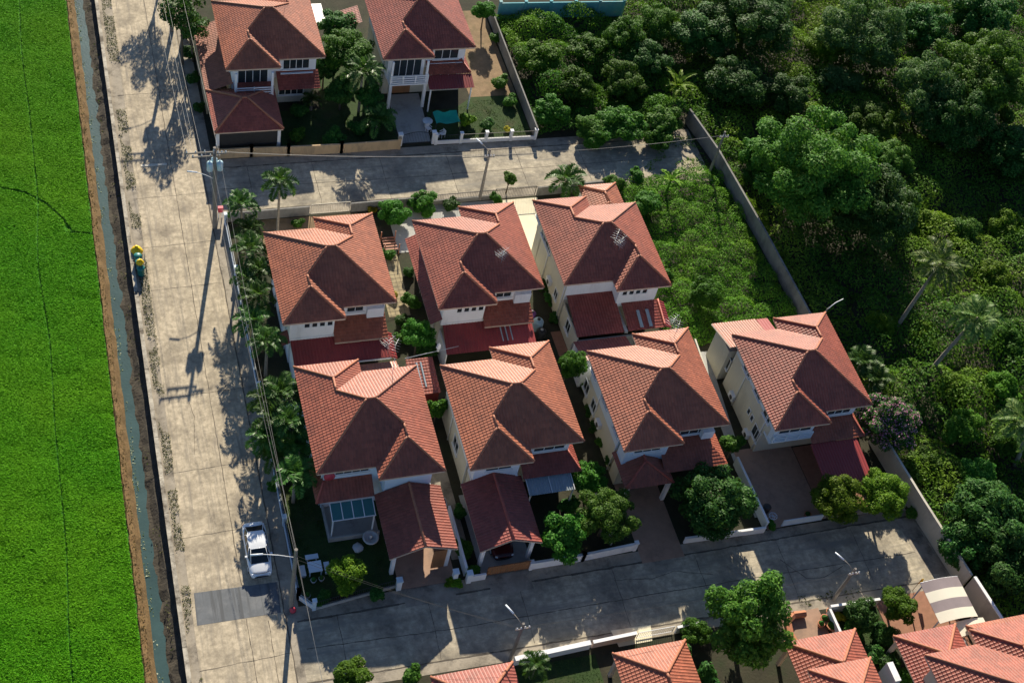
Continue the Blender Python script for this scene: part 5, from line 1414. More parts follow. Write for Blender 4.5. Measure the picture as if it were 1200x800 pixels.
# ---- woodland beyond the wall and in the overgrown plots
Wd_ = [
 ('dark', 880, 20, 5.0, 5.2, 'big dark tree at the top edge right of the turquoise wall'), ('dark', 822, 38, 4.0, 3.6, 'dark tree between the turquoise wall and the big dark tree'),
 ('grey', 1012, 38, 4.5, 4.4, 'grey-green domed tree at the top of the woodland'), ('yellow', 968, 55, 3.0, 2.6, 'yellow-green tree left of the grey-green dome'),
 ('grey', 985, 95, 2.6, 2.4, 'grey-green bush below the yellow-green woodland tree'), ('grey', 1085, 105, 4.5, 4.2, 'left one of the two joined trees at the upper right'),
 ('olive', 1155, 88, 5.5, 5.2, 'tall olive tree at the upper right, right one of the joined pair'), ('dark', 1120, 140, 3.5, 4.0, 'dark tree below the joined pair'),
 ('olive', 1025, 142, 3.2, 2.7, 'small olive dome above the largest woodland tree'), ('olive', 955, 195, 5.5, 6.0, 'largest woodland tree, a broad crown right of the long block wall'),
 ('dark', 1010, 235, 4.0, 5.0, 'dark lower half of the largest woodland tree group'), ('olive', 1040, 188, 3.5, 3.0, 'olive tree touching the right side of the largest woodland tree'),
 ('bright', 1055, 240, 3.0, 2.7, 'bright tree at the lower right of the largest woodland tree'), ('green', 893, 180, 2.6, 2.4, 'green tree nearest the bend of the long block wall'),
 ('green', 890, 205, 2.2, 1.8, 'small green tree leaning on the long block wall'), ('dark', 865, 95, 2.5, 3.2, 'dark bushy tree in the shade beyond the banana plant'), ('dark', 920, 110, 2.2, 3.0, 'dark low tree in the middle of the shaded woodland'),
 ('yellow', 1080, 258, 1.6, 2.2, 'yellow-green bush above the coconut palms'), ('olive', 1130, 272, 1.8, 2.4, 'olive bush right of the upper coconut palm'), ('olive', 1180, 262, 1.6, 2.4, 'olive bush at the right edge level with the upper coconut palm'),
 ('yellow', 1165, 325, 1.8, 2.4, 'yellow-green bush right of the two coconut palms'), ('olive', 1035, 378, 1.6, 2.0, 'olive bush at the foot of the upper coconut palm'), ('olive', 1085, 390, 1.6, 1.8, 'olive bush between the two coconut trunks'),
 ('green', 1185, 395, 1.8, 2.6, 'green bush at the right edge below the lower coconut palm'), ('olive', 1120, 455, 1.6, 2.2, 'olive bush right of the bare curved trunk'), ('bright', 1128, 500, 2.4, 2.7, 'bright feathery bush right of the pink flowering tree'),
 ('green', 1175, 455, 1.8, 2.4, 'green bush above the coconut palm at the right edge'), ('olive', 1085, 545, 1.6, 2.0, 'olive bush behind the tall pale wall'), ('green', 1150, 560, 1.8, 2.4, 'green bush in the lower woodland'),
 ('dark', 1165, 610, 3.2, 3.6, 'dark tree in the lower right woodland'), ('dark', 1190, 660, 3.0, 3.2, 'dark tree at the right edge above the salmon roofs'), ('dark', 1130, 640, 2.0, 2.2, 'dark bush right of the tall pale wall'), ('bright', 1146, 632, 2.2, .8, 'small bright bush among the dark lower woodland'),
 ('green', 1185, 520, 2.0, 2.2, 'green bush under the coconut palm at the right edge'), ('dark', 1190, 175, 3.0, 3.4, 'dark tree at the right edge below the joined pair'), ('dark', 1150, 20, 2.5, 3.6, 'dark tree at the top right corner'), ('dark', 1085, 30, 2.4, 3.2, 'dark tree right of the grey-green dome'),
 ('bright', 630, 68, 2.2, 2.4, 'bright rounded tree at the left of the overgrown plot'), ('green', 690, 60, 1.6, 2.4, 'green bush right of the bright rounded tree'), ('green', 735, 45, 2.4, 2.6, 'green tree below the turquoise wall'),
 ('olive', 770, 28, 3.0, 2.7, 'olive tree at the right end of the turquoise wall'), ('green', 680, 100, 1.6, 2.3, 'green bush in the middle of the overgrown plot'), ('green', 645, 130, 1.4, 2.0, 'green bush beside the street end of the grey block wall'),
 ('olive', 730, 95, 1.8, 2.6, 'olive bush in the middle of the overgrown plot'), ('green', 730, 145, 1.6, 2.4, 'green bush on the upper street edge of the overgrown plot'), ('olive', 780, 140, 1.6, 2.2, 'olive bush below the bright banana plant'), ('olive', 690, 150, 1.3, 1.8, 'olive bush overhanging the upper street'),
 ('dark', 760, 70, 2.6, 2.8, 'dark tree at the right of the overgrown plot'),
 ('green', 825, 345, 1.6, 1.7, 'broad leaved bush in the overgrown lot above the separate house'),
 ('green', 758, 238, 1.6, 1.6, 'green bush against the rear of the house with cream side wall'),
]
for k, px, py, zc, r, l in Wd_:
    if px > 1025 and 225 < py < 590 and r < 2.9: r *= .8; zc *= .6; k = {'green': 'bright', 'olive': 'yellow'}.get(k, k) if random.random() < .6 else k
    plant(k, px, py, zc * (1.12 if r > 3 else 1), r * (1.18 if r > 3 else 1.05), l, r * random.uniform(.72, 1.02) * (1.12 if r > 3 else 1), 'tree', 'broadleaf_tree' if r > 2.3 else 'bushy_tree', 'woodland trees', low=.95)
plant('flower', 1042, 495, 3.0, 2.9, 'pink flowering tree right of the separate house', 2.4, 'tree', 'flowering_tree')
plant('flower', 1015, 480, 2.6, 1.9, 'smaller pink flowering tree touching the separate house eave', 1.7, 'tree', 'flowering_tree')

def vnoise(x, y, s, seed):
    rng = np.random.default_rng(seed); G = rng.random((256, 256))
    u, v = x / s, y / s; i, j = np.floor(u).astype(int), np.floor(v).astype(int); fu, fv = u - i, v - j
    fu, fv = fu * fu * (3 - 2 * fu), fv * fv * (3 - 2 * fv); i %= 256; j %= 256; i2, j2 = (i + 1) % 256, (j + 1) % 256
    return (G[i, j] * (1 - fu) + G[i2, j] * fu) * (1 - fv) + (G[i, j2] * (1 - fu) + G[i2, j2] * fu) * fv

def inside(x, y, poly):
    r = np.zeros(len(x), bool)
    for (xa, ya), (xb, yb) in zip(poly, poly[1:] + poly[:1]):
        c = ((ya > y) != (yb > y)) & (x < (xb - xa) * (y - ya) / (yb - ya + 1e-12) + xa); r ^= c
    return r

def cover(name, poly, per_m2, hmax, lsize, mat, seed, clump=1.4, nclump=0.25, wr=0.5, label='', spare=None, cat='undergrowth', jit=0.75):
    rng = np.random.default_rng(seed)
    xs, ys = [p[0] for p in poly], [p[1] for p in poly]
    x0, x1, y0, y1 = min(xs), max(xs), min(ys), max(ys)
    A = (x1 - x0) * (y1 - y0); n = int(A * per_m2)
    x, y = rng.uniform(x0, x1, n), rng.uniform(y0, y1, n)
    k = inside(x, y, poly)
    if spare is not None: k &= spare(x, y, rng)
    x, y = x[k], y[k]; n = len(x)
    # dome field
    g = 0.2; nx, ny = int((x1 - x0) / g) + 3, int((y1 - y0) / g) + 3
    H = np.zeros((nx, ny))
    for _ in range(int(A * nclump)):
        cx, cy = rng.uniform(x0, x1), rng.uniform(y0, y1); r = clump * rng.uniform(.35, 1.2); hh = hmax * rng.uniform(.3, 1.0) * min(1, r / clump + .1)
        i0, i1 = max(0, int((cx - r - x0) / g)), min(nx, int((cx + r - x0) / g) + 2); j0, j1 = max(0, int((cy - r - y0) / g)), min(ny, int((cy + r - y0) / g) + 2)
        X, Y = np.meshgrid(np.arange(i0, i1) * g + x0, np.arange(j0, j1) * g + y0, indexing='ij')
        d2 = ((X - cx) ** 2 + (Y - cy) ** 2) / r ** 2
        H[i0:i1, j0:j1] = np.maximum(H[i0:i1, j0:j1], hh * np.sqrt(np.clip(1 - d2, 0, 1)))
    gx, gy = np.gradient(H, g)
    i, j = ((x - x0) / g).astype(int), ((y - y0) / g).astype(int)
    z = H[i, j] * rng.uniform(.8, 1.04, n) + rng.uniform(.02, .25, n) * min(1, hmax)
    nor = np.stack([-np.clip(gx[i, j], -1.5, 1.5), -np.clip(gy[i, j], -1.5, 1.5), np.full(n, .9)], 1) + unit(n, rng) * jit
    d = unit(n, rng) + np.array([0, 0, .3])
    L = lsize * rng.uniform(.6, 1.4, n)
    me = quads_mesh(name, np.stack([x, y, z], 1), nor, d, L, L * wr, [mat])
    o = bpy.data.objects.new(name, me); COL.objects.link(o)
    tag(o, label, cat, None, 'stuff'); return o

WOOD = [(62.2, 66), (62.0, 76), (61.3, 87), (60.3, 93), (58.9, 101), (58.8, 110.5), (59, 130), (130, 130), (130, 30), (66, 30), (64.9, 33), (64.4, 38), (63.6, 45), (62.9, 52), (62.7, 58)]
cover('woodland_undergrowth', WOOD, 66, 2.3, 0.27, M['cover'], 3, 2.6, 0.13, label='dense low undergrowth covering the woodland floor')
cover('plot_undergrowth', [(43.9, 92.2), (60, 92.9), (58.7, 109.9), (44, 110.3)], 120, 2.4, 0.22, M['cover'], 4, 2.0, 0.22, label='weeds and creepers filling the overgrown plot below the turquoise wall')
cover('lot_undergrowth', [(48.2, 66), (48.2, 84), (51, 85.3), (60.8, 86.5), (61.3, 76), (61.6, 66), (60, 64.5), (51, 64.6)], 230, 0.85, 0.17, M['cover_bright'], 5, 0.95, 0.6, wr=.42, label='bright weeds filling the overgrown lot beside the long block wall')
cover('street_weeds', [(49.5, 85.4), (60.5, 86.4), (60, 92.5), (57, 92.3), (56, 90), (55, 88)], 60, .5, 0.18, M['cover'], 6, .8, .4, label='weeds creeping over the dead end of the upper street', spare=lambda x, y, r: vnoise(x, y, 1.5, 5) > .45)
def gaps(x, y, rng):
    """faint tracks and one curved channel in the rice"""
    d = np.abs(x - (-3.9 + 0.5 * vnoise(y, y * 0, 9, 3)))
    P_ = [at(*q) for q in ((-60, 222), (0, 220), (30, 226), (55, 239), (74, 257), (84, 272), (106, 274))]
    m = np.full(len(x), 9.0)
    for a, b in zip(P_, P_[1:]):
        dx, dy = b.x - a.x, b.y - a.y
        t = np.clip(((x - a.x) * dx + (y - a.y) * dy) / (dx * dx + dy * dy), 0, 1)
        m = np.minimum(m, np.hypot(x - a.x - t * dx, y - a.y - t * dy))
    return ~((d < .08) | (np.abs(x + 1.4) < .03) | (m < .10 + .08 * vnoise(x, y, 1, 2)))
cover('rice_plants', [(-10, 36), (.72, 36), (.72, 124), (-10, 124)], 360, .12, .21, M['rice'], 8, 1.5, .5, wr=.36, jit=.5, label='bright green young rice filling the paddy field', spare=gaps, cat='rice')
cover('canal_weeds', [(1.55, 30), (2.0, 30), (2.0, 130), (1.55, 130)], 26, .05, .13, M['hyacinth'], 9, .5, .5, wr=.8, label='pale floating weeds along the canal edge', spare=lambda x, y, r: vnoise(x * 3, y, .9, 6) > .5, cat='water weeds').location.z = -1.0
cover('verge_weeds', [(3.95, 30), (4.5, 30), (5.3, 130), (4.2, 130)], 150, .3, .11, M['weed'], 10, .4, 1.2, label='dry weeds along the road shoulder by the canal wall', spare=lambda x, y, r: vnoise(x, y, 1.7, 9) > .44, cat='weeds')
cover('bank_weeds', [(2.6, 30), (3.5, 30), (3.5, 130), (2.6, 130)], 14, .2, .16, M['weed'], 14, .4, .8, label='sparse weeds on the dark canal bank', spare=lambda x, y, r: vnoise(x, y, 1.2, 19) > .6, cat='weeds').location.z = -.6
cover('bund_grass', [(.75, 30), (1.3, 30), (1.3, 130), (.75, 130)], 60, .1, .2, leaf_mat('straw_grass', (0.12, 0.07, 0.03), (0.18, 0.105, 0.045), (0.25, 0.17, 0.075), hueobj=0), 15, .3, .8, wr=.25, label='dry straw on the bank between rice and canal', spare=lambda x, y, r: (np.abs(y - 80.4) > .25), cat='straw')
for nm, pl, lb in (('lawn_grass', [(12.4, 46.2), (19.2, 46.2), (19.2, 50.5), (15, 50.5), (15, 55.9), (12.4, 55.9)], 'shaded grass in the corner lawn garden'), ('garden_grass', [(36.5, 92.7), (43.2, 92.7), (43.2, 98), (38.5, 98), (36.5, 96.8)], 'grass in the railing garden'),
                   ('wall_grass', [(26.2, 33.2), (32.5, 33.2), (32.5, 38), (26.2, 38)], 'grass below the white wall at the bottom edge'), ('small_garden_grass', [(52.2, 33.2), (56.1, 33.2), (56.1, 37.5), (52.2, 37.5)], 'grass in the small garden left of the canopy'), ('front_garden_grass', [(18.8, 92.8), (29.6, 92.8), (29.6, 97), (23.5, 97), (18.8, 97)], 'grass in the upper left front garden')):
    cover(nm, pl, 90, .08, .16, M['grass'], 20 + len(nm), .5, .5, wr=.3, label=lb, cat='grass')
cover('wall_creeper', [(62.75, 52), (63.35, 45), (64.2, 37.8), (65.2, 37.8), (64.6, 45), (64.0, 52)], 60, 1.6, .18, M['weed'], 31, .7, 1.5, label='dry creepers against the outer side of the tall pale wall', cat='creepers')
cover('block_wall_creeper', [(61.2, 87), (61.75, 76), (62.05, 66), (62.45, 58), (63.4, 58), (63.1, 66), (62.8, 76), (62.2, 87)], 70, 1.9, .2, M['cover'], 37, .8, 1.2, label='creepers climbing the woodland side of the long block wall', cat='creepers')
cover('fallen_debris', [(49, 37.8), (58, 37.6), (58, 39.4), (49, 39.7)], 30, .1, .2, M['weed'], 33, .4, .8, label='rubble and dead leaves along the foot of the white wall', spare=lambda x, y, r: vnoise(x, y, .8, 29) > .5, cat='debris')

# ================================================================== VEHICLES
def car(x, y, label, paint, L=4.45, Wc=1.76):
    """saloon car, nose towards -y"""
    t = thing('parked_car', label, 'car', (x, y, 0))
    # stations along y (from nose to tail): y, half width at belt, belt z, low z
    st = [(-2.22, .52, .55, .30), (-2.15, .70, .66, .22), (-1.9, .81, .74, .20), (-1.35, .865, .84, .20), (-.85, .88, .92, .20), (0, .88, .95, .20), (.9, .88, .97, .20), (1.5, .87, .99, .20), (1.95, .82, .97, .22), (2.15, .72, .90, .26), (2.22, .55, .72, .34)]
    mb = MB(); vs = []; per = 14
    for (yy, hw, bz, lz) in st:
        prof = [(-hw * .80, lz), (-hw * .97, lz + .12), (-hw, (lz + bz) / 2), (-hw * .965, bz - .06), (-hw * .90, bz), (-hw * .6, bz + .035), (-hw * .2, bz + .05),
                (hw * .2, bz + .05), (hw * .6, bz + .035), (hw * .90, bz), (hw * .965, bz - .06), (hw, (lz + bz) / 2), (hw * .97, lz + .12), (hw * .80, lz)]
        vs += [(x + a, y + yy, z) for a, z in prof]
    fs = []
    for i in range(len(st) - 1):
        for k in range(per):
            k2 = (k + 1) % per; fs.append((i * per + k, i * per + k2, (i + 1) * per + k2, (i + 1) * per + k))
    fs += [tuple(range(per)), tuple(reversed(range((len(st) - 1) * per, len(st) * per)))]
    mb.raw(vs, [tuple(reversed(f)) for f in fs], True); body_ = mb.build('body', M[paint], t)
    # cabin: base ring, roof ring
    b = [(-.66, -1.32, .90), (.66, -1.32, .90), (.81, -.75, .95), (.81, 1.15, .98), (.66, 1.80, 1.0), (-.66, 1.80, 1.0), (-.81, 1.15, .98), (-.81, -.75, .95)]
    r = [(-.55, -.36, 1.39), (.55, -.36, 1.39), (.64, -.16, 1.41), (.64, .85, 1.43), (.55, 1.10, 1.39), (-.55, 1.10, 1.39), (-.64, .85, 1.43), (-.64, -.16, 1.41)]
    b = [Vector((x + p[0], y + p[1], p[2])) for p in b]; r = [Vector((x + p[0], y + p[1], p[2])) for p in r]
    mb = MB()
    c = Vector((x, y + .38, 1.475))
    q_ = [p_.lerp(c, .35) + Vector((0, 0, .022)) for p_ in r]
    mb.raw(r + q_ + [c], [(i_, (i_ + 1) % 8, 8 + (i_ + 1) % 8, 8 + i_) for i_ in range(8)] + [(8 + i_, 8 + (i_ + 1) % 8, 16) for i_ in range(8)], True)
    mb.build('roof', M[paint], t)
    p = MB()
    for i in range(8): p.path([b[i], r[i]], [.022, .02], 6)
    p.path([(b[2] + b[3]) / 2, (r[2] + r[3]) / 2], [.03, .03], 6); p.path([(b[6] + b[7]) / 2, (r[6] + r[7]) / 2], [.03, .03], 6)
    for i in range(8): p.path([r[i], r[(i + 1) % 8]], [.022, .022], 6)
    p.build('pillars', M[paint], t)
    for nm, i, j in (('windshield', 0, 1), ('rear_window', 4, 5), ('side_window', 2, 3), ('side_window', 6, 7)):
        g = MB(); g.face([b[i], b[j], r[j], r[i]]); g.build(nm, M['carglass'], t)
    for i, j in ((1, 2), (3, 4), (5, 6), (7, 0)):
        g = MB(); g.face([b[i], b[j], r[j], r[i]]); g.build('quarter_window', M['carglass'], t)
    for sx in (-1, 1):
        for yy in (-1.36, 1.32):
            wb = MB(); wb.path([(x + sx * .66, y + yy, .31), (x + sx * .875, y + yy, .31)], .31, 20); wo = wb.build('wheel', M['rubber'], t)
            rb = MB(); rb.path([(x + sx * .86, y + yy, .31), (x + sx * .885, y + yy, .31)], .20, 16); rb.build('rim', M['alu'], wo)
        l = MB(); l.path([(x + sx * .72, y - 2.06, .66), (x + sx * .55, y - 2.14, .64)], [.07, .07], 8); l.build('headlight', M['lampwhite'], t)
        l = MB(); l.path([(x + sx * .76, y + 2.02, .86), (x + sx * .58, y + 2.13, .84)], [.07, .06], 8); l.build('tail_light', M['red'], t)
        m = MB(); m.box(x + sx * .84, x + sx * 1.0, y - .78, y - .64, .95, 1.07); m.build('door_mirror', M[paint], t)
    g = MB(); g.box(x - .5, x + .5, y - 2.225, y - 2.16, .36, .5); g.build('grille', M['darkmetal'], t)
    g = MB(); g.path([(x - .62, y - 1.98, .775), (x - .3, y - 2.1, .755), (x + .3, y - 2.1, .755), (x + .62, y - 1.98, .775)], .02, 5); g.build('bonnet_gap', M['darkmetal'], t)
    return t
car(9.75, 50.55, 'white saloon car parked on the main road beside the lamp pole', 'carwhite')
car(27.9, 48.9, 'dark red car parked under the gabled carport', 'cardark')

# ================================================================== SMALL THINGS
def bin_(x, y, label, bag):
    t = thing('rubbish_bin', label, 'rubbish bin', (x, y, 0), 'rubbish bins by the canal wall')
    mb = MB(); mb.lathe((x, y, 0.02), [(.24, 0), (.27, .1), (.32, .85), (.34, .86), (.34, .92)], 14); mb.build('drum', M['binblue'], t)
    mb = MB(); mb.lathe((x, y, .935), [(.35, 0), (.35, .05), (.25, .14), (.05, .17)], 14); mb.build('lid', M['binblue'], t)
    return t
for i, (yy, l) in enumerate(((80.15, 'teal rubbish bin next to the top yellow sack'), (79.45, 'teal rubbish bin in the middle of the row by the canal wall'), (78.75, 'teal rubbish bin at the lower end of the row by the canal wall'))):
    bin_(4.2 + .05 * i, yy, l, False)
def sack(x, y, z, r, label):
    rng = random.Random(int(y * 10)); mb = MB()
    prof = [(.05, 0), (r, .08), (r * 1.08, r * .7), (r * .7, r * 1.3), (.08, r * 1.6), (.12, r * 1.8)]
    mb.lathe((x, y, z), prof, 11); mb.v = [(a + rng.uniform(-.05, .05), b + rng.uniform(-.05, .05), c + rng.uniform(-.03, .03)) for a, b, c in mb.v]
    mb.build('rubbish_sack', M['yellow'], None, label, 'rubbish sack', 'yellow rubbish sacks')
sack(4.2, 81.3, 0.02, .48, 'yellow rubbish sack standing at the top of the bin row'); sack(4.3, 79.1, 1.1, .3, 'yellow rubbish sack lying on the lids of the lower bins')
t = thing('bin_rack', 'thin metal rack beside the teal bins', 'rack', (4.75, 79.6, 0))
mb = MB()
for yy in (78.5, 80.6): mb.path([(4.75, yy, 0.02), (4.75, yy, .9)], .02, 5)
for z in (.45, .9): mb.path([(4.75, 78.5, z), (4.75, 80.6, z)], .02, 5)
mb.build('frame', M['darkmetal'], t)
p = at(256, 246, 1.0)
t = thing('junction_box', 'faded red box on a white stand beside the transformer pole', 'box', (p.x + .15, p.y, 0))
mb = MB(); mb.box(p.x - .05, p.x + .4, p.y - .15, p.y + .15, .8, 1.35); mb.build('cabinet', M['red'], t)
mb = MB()
for dx in (0.0, .32): mb.box(p.x + dx - .03, p.x + dx + .03, p.y - .05, p.y + .05, 0, .797)
mb.build('stand', M['whitepaint'], t)
p = at(341, 708, .5)
t = thing('litter_bag', 'faded red bag on the verge at the foot of the lamp pole', 'bag', (p.x, p.y, 0)); mb = MB(); mb.lathe((p.x + .1, p.y - .3, .01), [(.05, 0), (.22, .05), (.25, .25), (.12, .45), (.03, .5)], 9); mb.build('sack', M['red'], t)

def table(x, y, label):
    t = thing('garden_table', label, 'table', (x, y, 0))
    mb = MB(); mb.box(x - .5, x + .5, y - .45, y + .45, .68, .74); mb.build('tabletop', M['bluewhite'], t)
    for sx in (-.42, .42):
        for sy in (-.38, .38): MB().box(x + sx - .04, x + sx + .04, y + sy - .04, y + sy + .04, 0.02, .678).build('leg', M['bluewhite'], t)
def bench(x, y, dx, dy, label, mat='stone'):
    t = thing('garden_bench', label, 'bench', (x, y, 0), 'benches around the garden table')
    MB().box(x - dx, x + dx, y - dy, y + dy, .40, .46).build('seat', M[mat], t)
    for s in (-.7, .7):
        if dx > dy: MB().box(x + s * dx - .04, x + s * dx + .04, y - dy * .8, y + dy * .8, 0.02, .398).build('leg', M[mat], t)
        else: MB().box(x - dx * .8, x + dx * .8, y + s * dy - .04, y + s * dy + .04, 0.02, .398).build('leg', M[mat], t)
table(13.65, 48.35, 'pale square garden table on the shaded corner lawn')
bench(13.6, 49.35, .48, .2, 'pale garden seat on the house side of the square table', 'bluewhite'); bench(14.55, 48.3, .2, .45, 'pale garden seat on the driveway side of the square table', 'bluewhite'); bench(12.75, 48.3, .2, .45, 'pale garden seat on the road side of the square table')
t = thing('stone_basin', 'round pale stone basin on the lawn beside the gabled carport', 'basin', (18.2, 50.1, 0))
MB().lathe((18.2, 50.1, .02), [(.3, 0), (.34, .3), (.52, .4), (.62, .62), (.62, .7), (.48, .7), (.42, .55), (.05, .5)], 20).build('bowl', M['stone'], t)
MB().lathe((18.2, 50.1, .53), [(.16, 0), (.08, .12), (.12, .3), (.02, .42)], 10).build('spout', M['stone'], t)
rk = MB(); rk.lathe((17.2, 49.7, .02), [(.45, 0), (.4, .15), (.2, .28), (.04, .3)], 8); rk.v = [(a + random.uniform(-.08, .08), b * 1 + random.uniform(-.06, .06), c) for a, b, c in rk.v]
rk.build('garden_rock', M['stone'], None, 'pale grey rock beside the round stone basin', 'rock')
for xx, yy, l in ((13.4, 47.45, 'white flower pot below the garden table, left one'), (14.0, 47.5, 'white flower pot below the garden table, right one'), (12.75, 46.3, 'white box planter on the bent corner of the road wall')):
    t = thing('flower_pot', l, 'flower pot', (xx, yy, 0)); MB().lathe((xx, yy, .02), [(.13, 0), (.2, .3), (.22, .36), (.17, .36), (.15, .3)], 12).build('pot', M['white'], t); MB().lathe((xx, yy, .3), [(.14, 0), (.2, .12), (.15, .3), (.03, .42)], 8).build('plant', M['leaf_dark'], t)
for xx, yy, l, m in ((36.85, 68.55, 'pale blue water tank between the middle and cream walled houses', 'bluetank'), (36.7, 69.75, 'purple bucket stack above the pale blue water tank', 'purple')):
    t = thing('water_tank' if m == 'bluetank' else 'plastic_tub', l, 'tank' if m == 'bluetank' else 'tub', (xx, yy, 0))
    s = 1 if m == 'bluetank' else .7
    MB().lathe((xx, yy, .02), [(.45 * s, 0), (.48 * s, .1), (.48 * s, 1.0 * s), (.38 * s, 1.15 * s), (.15 * s, 1.2 * s), (.13 * s, 1.28 * s)], 16).build('body', M[m], t)
    MB().lathe((xx, yy, .03 + 1.28 * s), [(.16 * s, 0), (.16 * s, .06), (.05 * s, .08)], 12).build('lid', M['darkmetal'], t)
t = thing('water_tank', 'dark rounded tank below the pale blue one in the narrow lane', 'tank', (36.9, 67.6, 0)); MB().lathe((36.9, 67.6, .02), [(.4, 0), (.44, .1), (.44, .8), (.3, .95), (.05, 1.0)], 14).build('body', M['darkmetal'], t); MB().lathe((36.9, 67.6, 1.03), [(.14, 0), (.14, .05), (.03, .07)], 10).build('lid', M['metal'], t)
# shade net and chairs of the upper yard
t = thing('shade_net', 'green shade net stretched on poles in the upper front garden', 'shade net', (34.7, 94.2, 0))
vs, fs = [], []
for i in range(11):
    for j in range(6):
        u, v = i / 10, j / 5
        vs.append((33.5 + 2.4 * u, 93.35 + 1.6 * v + .12 * math.sin(u * 9), 1.55 + .1 * v - .22 * math.sin(math.pi * u) * math.sin(math.pi * v) + .05 * math.sin(u * 14 + v * 5)))
for i in range(10):
    for j in range(5): fs.append((i * 6 + j, (i + 1) * 6 + j, (i + 1) * 6 + j + 1, i * 6 + j + 1))
mb = MB(); mb.raw(vs, fs, True); mb.build('net', M['cloth_teal'], t)
for xx, yy in ((33.5, 93.35), (35.9, 93.35), (33.5, 94.95), (35.9, 94.95)): MB().path([(xx, yy, 0), (xx, yy, 1.6)], .03, 6).build('pole', M['darkmetal'], t)
def chair(x, y, rz, label):
    t = thing('plastic_chair', label, 'chair', (x, y, 0), 'white plastic chairs in the upper garden'); t.rotation_euler = (0, 0, rz)
    def loc(mb, nm):
        o = mb.build(nm, M['whitepaint']); o.parent = t; return o
    loc(MB().box(-.23, .23, -.23, .23, .42, .46), 'seat'); loc(MB().box(-.22, .22, .2, .24, .463, .86), 'backrest')
    for sx in (-.2, .2):
        for sy in (-.2, .18): loc(MB().box(sx - .025, sx + .025, sy - .025, sy + .025, 0.02, .418), 'leg')
        loc(MB().box(sx * 1.15 - .03, sx * 1.15 + .03, -.2, .2, .62, .66), 'armrest')
for xx, yy, rz, l in ((33.0, 94.0, .4, 'white plastic chair nearest the arched gate'), (33.6, 92.95, 2.4, 'white plastic chair at the wall side of the group'), (34.2, 93.15, -1.2, 'white plastic chair under the edge of the shade net')): chair(xx, yy, rz, l)
t = thing('round_table', 'round white garden table at the corner of the green shade net', 'table', (33.05, 94.75, 0)); MB().lathe((33.05, 94.75, .68), [(.5, 0), (.5, .05)], 20).build('tabletop', M['bluewhite'], t); MB().lathe((33.05, 94.75, .02), [(.28, 0), (.05, .08), (.05, .655)], 12).build('pedestal', M['whitepaint'], t)
# striped canopy, lower right
t = thing('canopy', 'curved canopy with alternating grey-brown and ivory stripes at the lower right corner', 'canopy', (60.6, 36, 0))
def arc(x0, x1, ya, yb, z, rise, mat, nm, n=18):
    vs, fs = [], []
    for i in range(n + 1):
        u = i / n; xx = x0 + (x1 - x0) * u; zz = z + rise * math.sin(math.pi * u)
        vs += [(xx, ya, zz), (xx, yb, zz), (xx, ya, zz - .03), (xx, yb, zz - .03)]
    for i in range(n):
        j, l = i * 4, i * 4 + 4; fs += [(j, j + 1, l + 1, l), (j + 2, l + 2, l + 3, j + 3), (j, l, l + 2, j + 2), (j + 1, j + 3, l + 3, l + 1)]
    fs += [(0, 2, 3, 1), (4 * n, 4 * n + 1, 4 * n + 3, 4 * n + 2)]
    mb = MB(); mb.raw(vs, fs, False); return mb.build(nm, M[mat], t)
yy = 37.65
for k in range(4):
    arc(58.95, 62.35, yy - .87, yy, 2.85, .3, ('canopy_dark', 'canopy_pale')[k % 2], 'roof_panel'); yy -= .872
arc(60.0, 62.9, 32.9, 34.1, 2.6, .25, 'canopy_pale', 'roof_panel'); arc(60.0, 60.6, 30.5, 32.85, 2.55, .05, 'canopy_dark', 'roof_panel')
for xx in (59.05, 62.25):
    for y_ in (37.4, 34.4): MB().box(xx - .05, xx + .05, y_ - .05, y_ + .05, 0.02, 2.83).build('post', M['whitepaint'], t)
mb = MB()
for i in range(10):
    a_, b_ = i / 10, (i + 1) / 10
    mb.path([(58.95 + 3.4 * a_, 37.68, 2.85 + .2 * math.sin(math.pi * a_)), (58.95 + 3.4 * b_, 37.68, 2.85 + .2 * math.sin(math.pi * b_))], .035, 5)
mb.build('rim', M['whitepaint'], t)
p = at(1077, 682, 1.3)
t = thing('flag', 'small yellow flag on a stick in front of the striped canopy', 'flag', (p.x, p.y, 0))
MB().path([(p.x, p.y, 0), (p.x, p.y, 1.9)], .02, 5).build('stick', M['wood'], t)
mb = MB(); mb.raw([(p.x + .02, p.y, 1.85), (p.x + .3, p.y + .05, 1.7), (p.x + .35, p.y - .04, 1.1), (p.x + .02, p.y, 1.05), (p.x + .02, p.y + .02, 1.85), (p.x + .3, p.y + .07, 1.7), (p.x + .35, p.y - .02, 1.1), (p.x + .02, p.y + .02, 1.05)], [(0, 1, 2, 3), (7, 6, 5, 4), (0, 4, 5, 1), (1, 5, 6, 2), (2, 6, 7, 3), (3, 7, 4, 0)]); mb.build('cloth', M['yellow'], t)
# potted plants by the leaning pole
for px, py, l, r in ((972, 717, 'terracotta pot at the top of the round bed', .3), (966, 725, 'terracotta pot in the middle of the round bed', .34), (975, 733, 'wide terracotta bowl at the bottom of the round bed', .5), (962, 731, 'small terracotta pot left of the wide bowl', .28), (1140, 697, 'terracotta pot right of the striped canopy', .35), (946, 603, 'dark pot by the forecourt gate', .3)):
    p = at(px, py, .3); t = thing('flower_pot', l, 'flower pot', (p.x, p.y, 0), 'terracotta flower pots')
    MB().lathe((p.x, p.y, .02), [(r * .6, 0), (r, .35), (r * 1.08, .45), (r * .85, .45), (r * .8, .38)], 14).build('pot', M['terracotta'], t); MB().lathe((p.x, p.y, .36), [(r * .7, 0), (r * .8, .12), (r * .4, .3), (.03, .4)], 7).build('plant', M['leaf_dark'], t)
p = at(905, 606, .5)
t = thing('wire_table', 'white wire table beside a black bin on the reddish forecourt', 'table', (p.x, p.y, 0))
mb = MB()
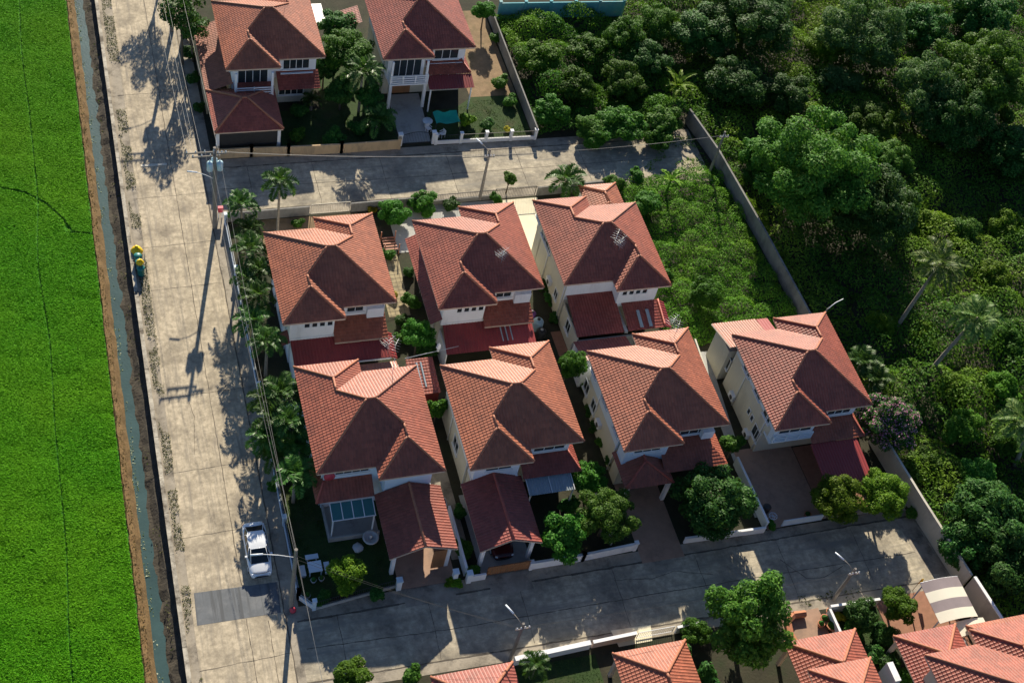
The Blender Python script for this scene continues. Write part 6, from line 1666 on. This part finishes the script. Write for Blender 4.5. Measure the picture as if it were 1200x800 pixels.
for k in range(8): mb.path([(p.x + .35 * math.cos(k * .785), p.y + .35 * math.sin(k * .785), .72), (p.x + .35 * math.cos((k + 1) * .785), p.y + .35 * math.sin((k + 1) * .785), .72)], .025, 4); mb.path([(p.x, p.y, .72), (p.x + .35 * math.cos(k * .785), p.y + .35 * math.sin(k * .785), .72)], .015, 4)
mb.build('top', M['bluewhite'], t)
for k in range(3): MB().path([(p.x + .25 * math.cos(k * 2.1), p.y + .25 * math.sin(k * 2.1), .02), (p.x + .2 * math.cos(k * 2.1), p.y + .2 * math.sin(k * 2.1), .7)], .02, 4).build('leg', M['bluewhite'], t)
p = at(898, 596, .5)
t = thing('rubbish_bin', 'black bin beside the white wire table on the reddish forecourt', 'rubbish bin', (p.x, p.y, 0)); MB().lathe((p.x, p.y, .025), [(.26, 0), (.32, .75), (.34, .76), (.34, .8)], 14).build('drum', M['darkmetal'], t); MB().lathe((p.x, p.y, .83), [(.35, 0), (.3, .06), (.04, .12)], 14).build('lid', M['darkmetal'], t)
for px, py, l in ((436, 131, 'x'),): pass
p = at(457, 285, .6)
t = thing('garden_swing', 'rusty pale slatted garden swing beside the stone block path', 'swing', (p.x, p.y, 0))
mb = MB()
for k in range(5): mb.box(p.x - .6, p.x + .6, p.y - .7 + k * .34, p.y - .55 + k * .34, .5, .55)
mb.build('seat', M['cap'], t)
for sx in (-.65, .65):
    for sy in (-.8, .8): MB().box(p.x + sx - .04, p.x + sx + .04, p.y + sy - .04, p.y + sy + .04, 0.0, 1.3).build('leg', M['cap'], t)
t = thing('washing_machine', 'small white box appliance in the alley between the two left front houses', 'appliance', (24.35, 52.2, 0)); MB().box(24.05, 24.6, 51.9, 52.5, .02, .8).build('body', M['whitepaint'], t); MB().box(24.1, 24.55, 51.95, 52.45, .803, .84).build('lid', M['darkmetal'], t)

def pipe(h, x, y, z1):
    MB().path([(x, y, 0.1), (x, y, z1)], .05, 8).build('drain_pipe', M['frame'], h)
for o in [o for o in bpy.data.objects if o.name.startswith('house') and o.type == 'EMPTY']:
    for dy in (1.0, 5.6): pipe(o, o.location.x + .66, o.location.y + dy, 5.8)
for o in bpy.data.objects:
    if o.type == 'EMPTY' and not o.get('label'): print('NO LABEL', o.name)
for o in bpy.data.objects:
    if o.get('label') and not 4 <= len(o['label'].split()) <= 16 and o.get('kind') != 'structure': print('LABEL LENGTH', o.name, len(o['label'].split()), o['label'])
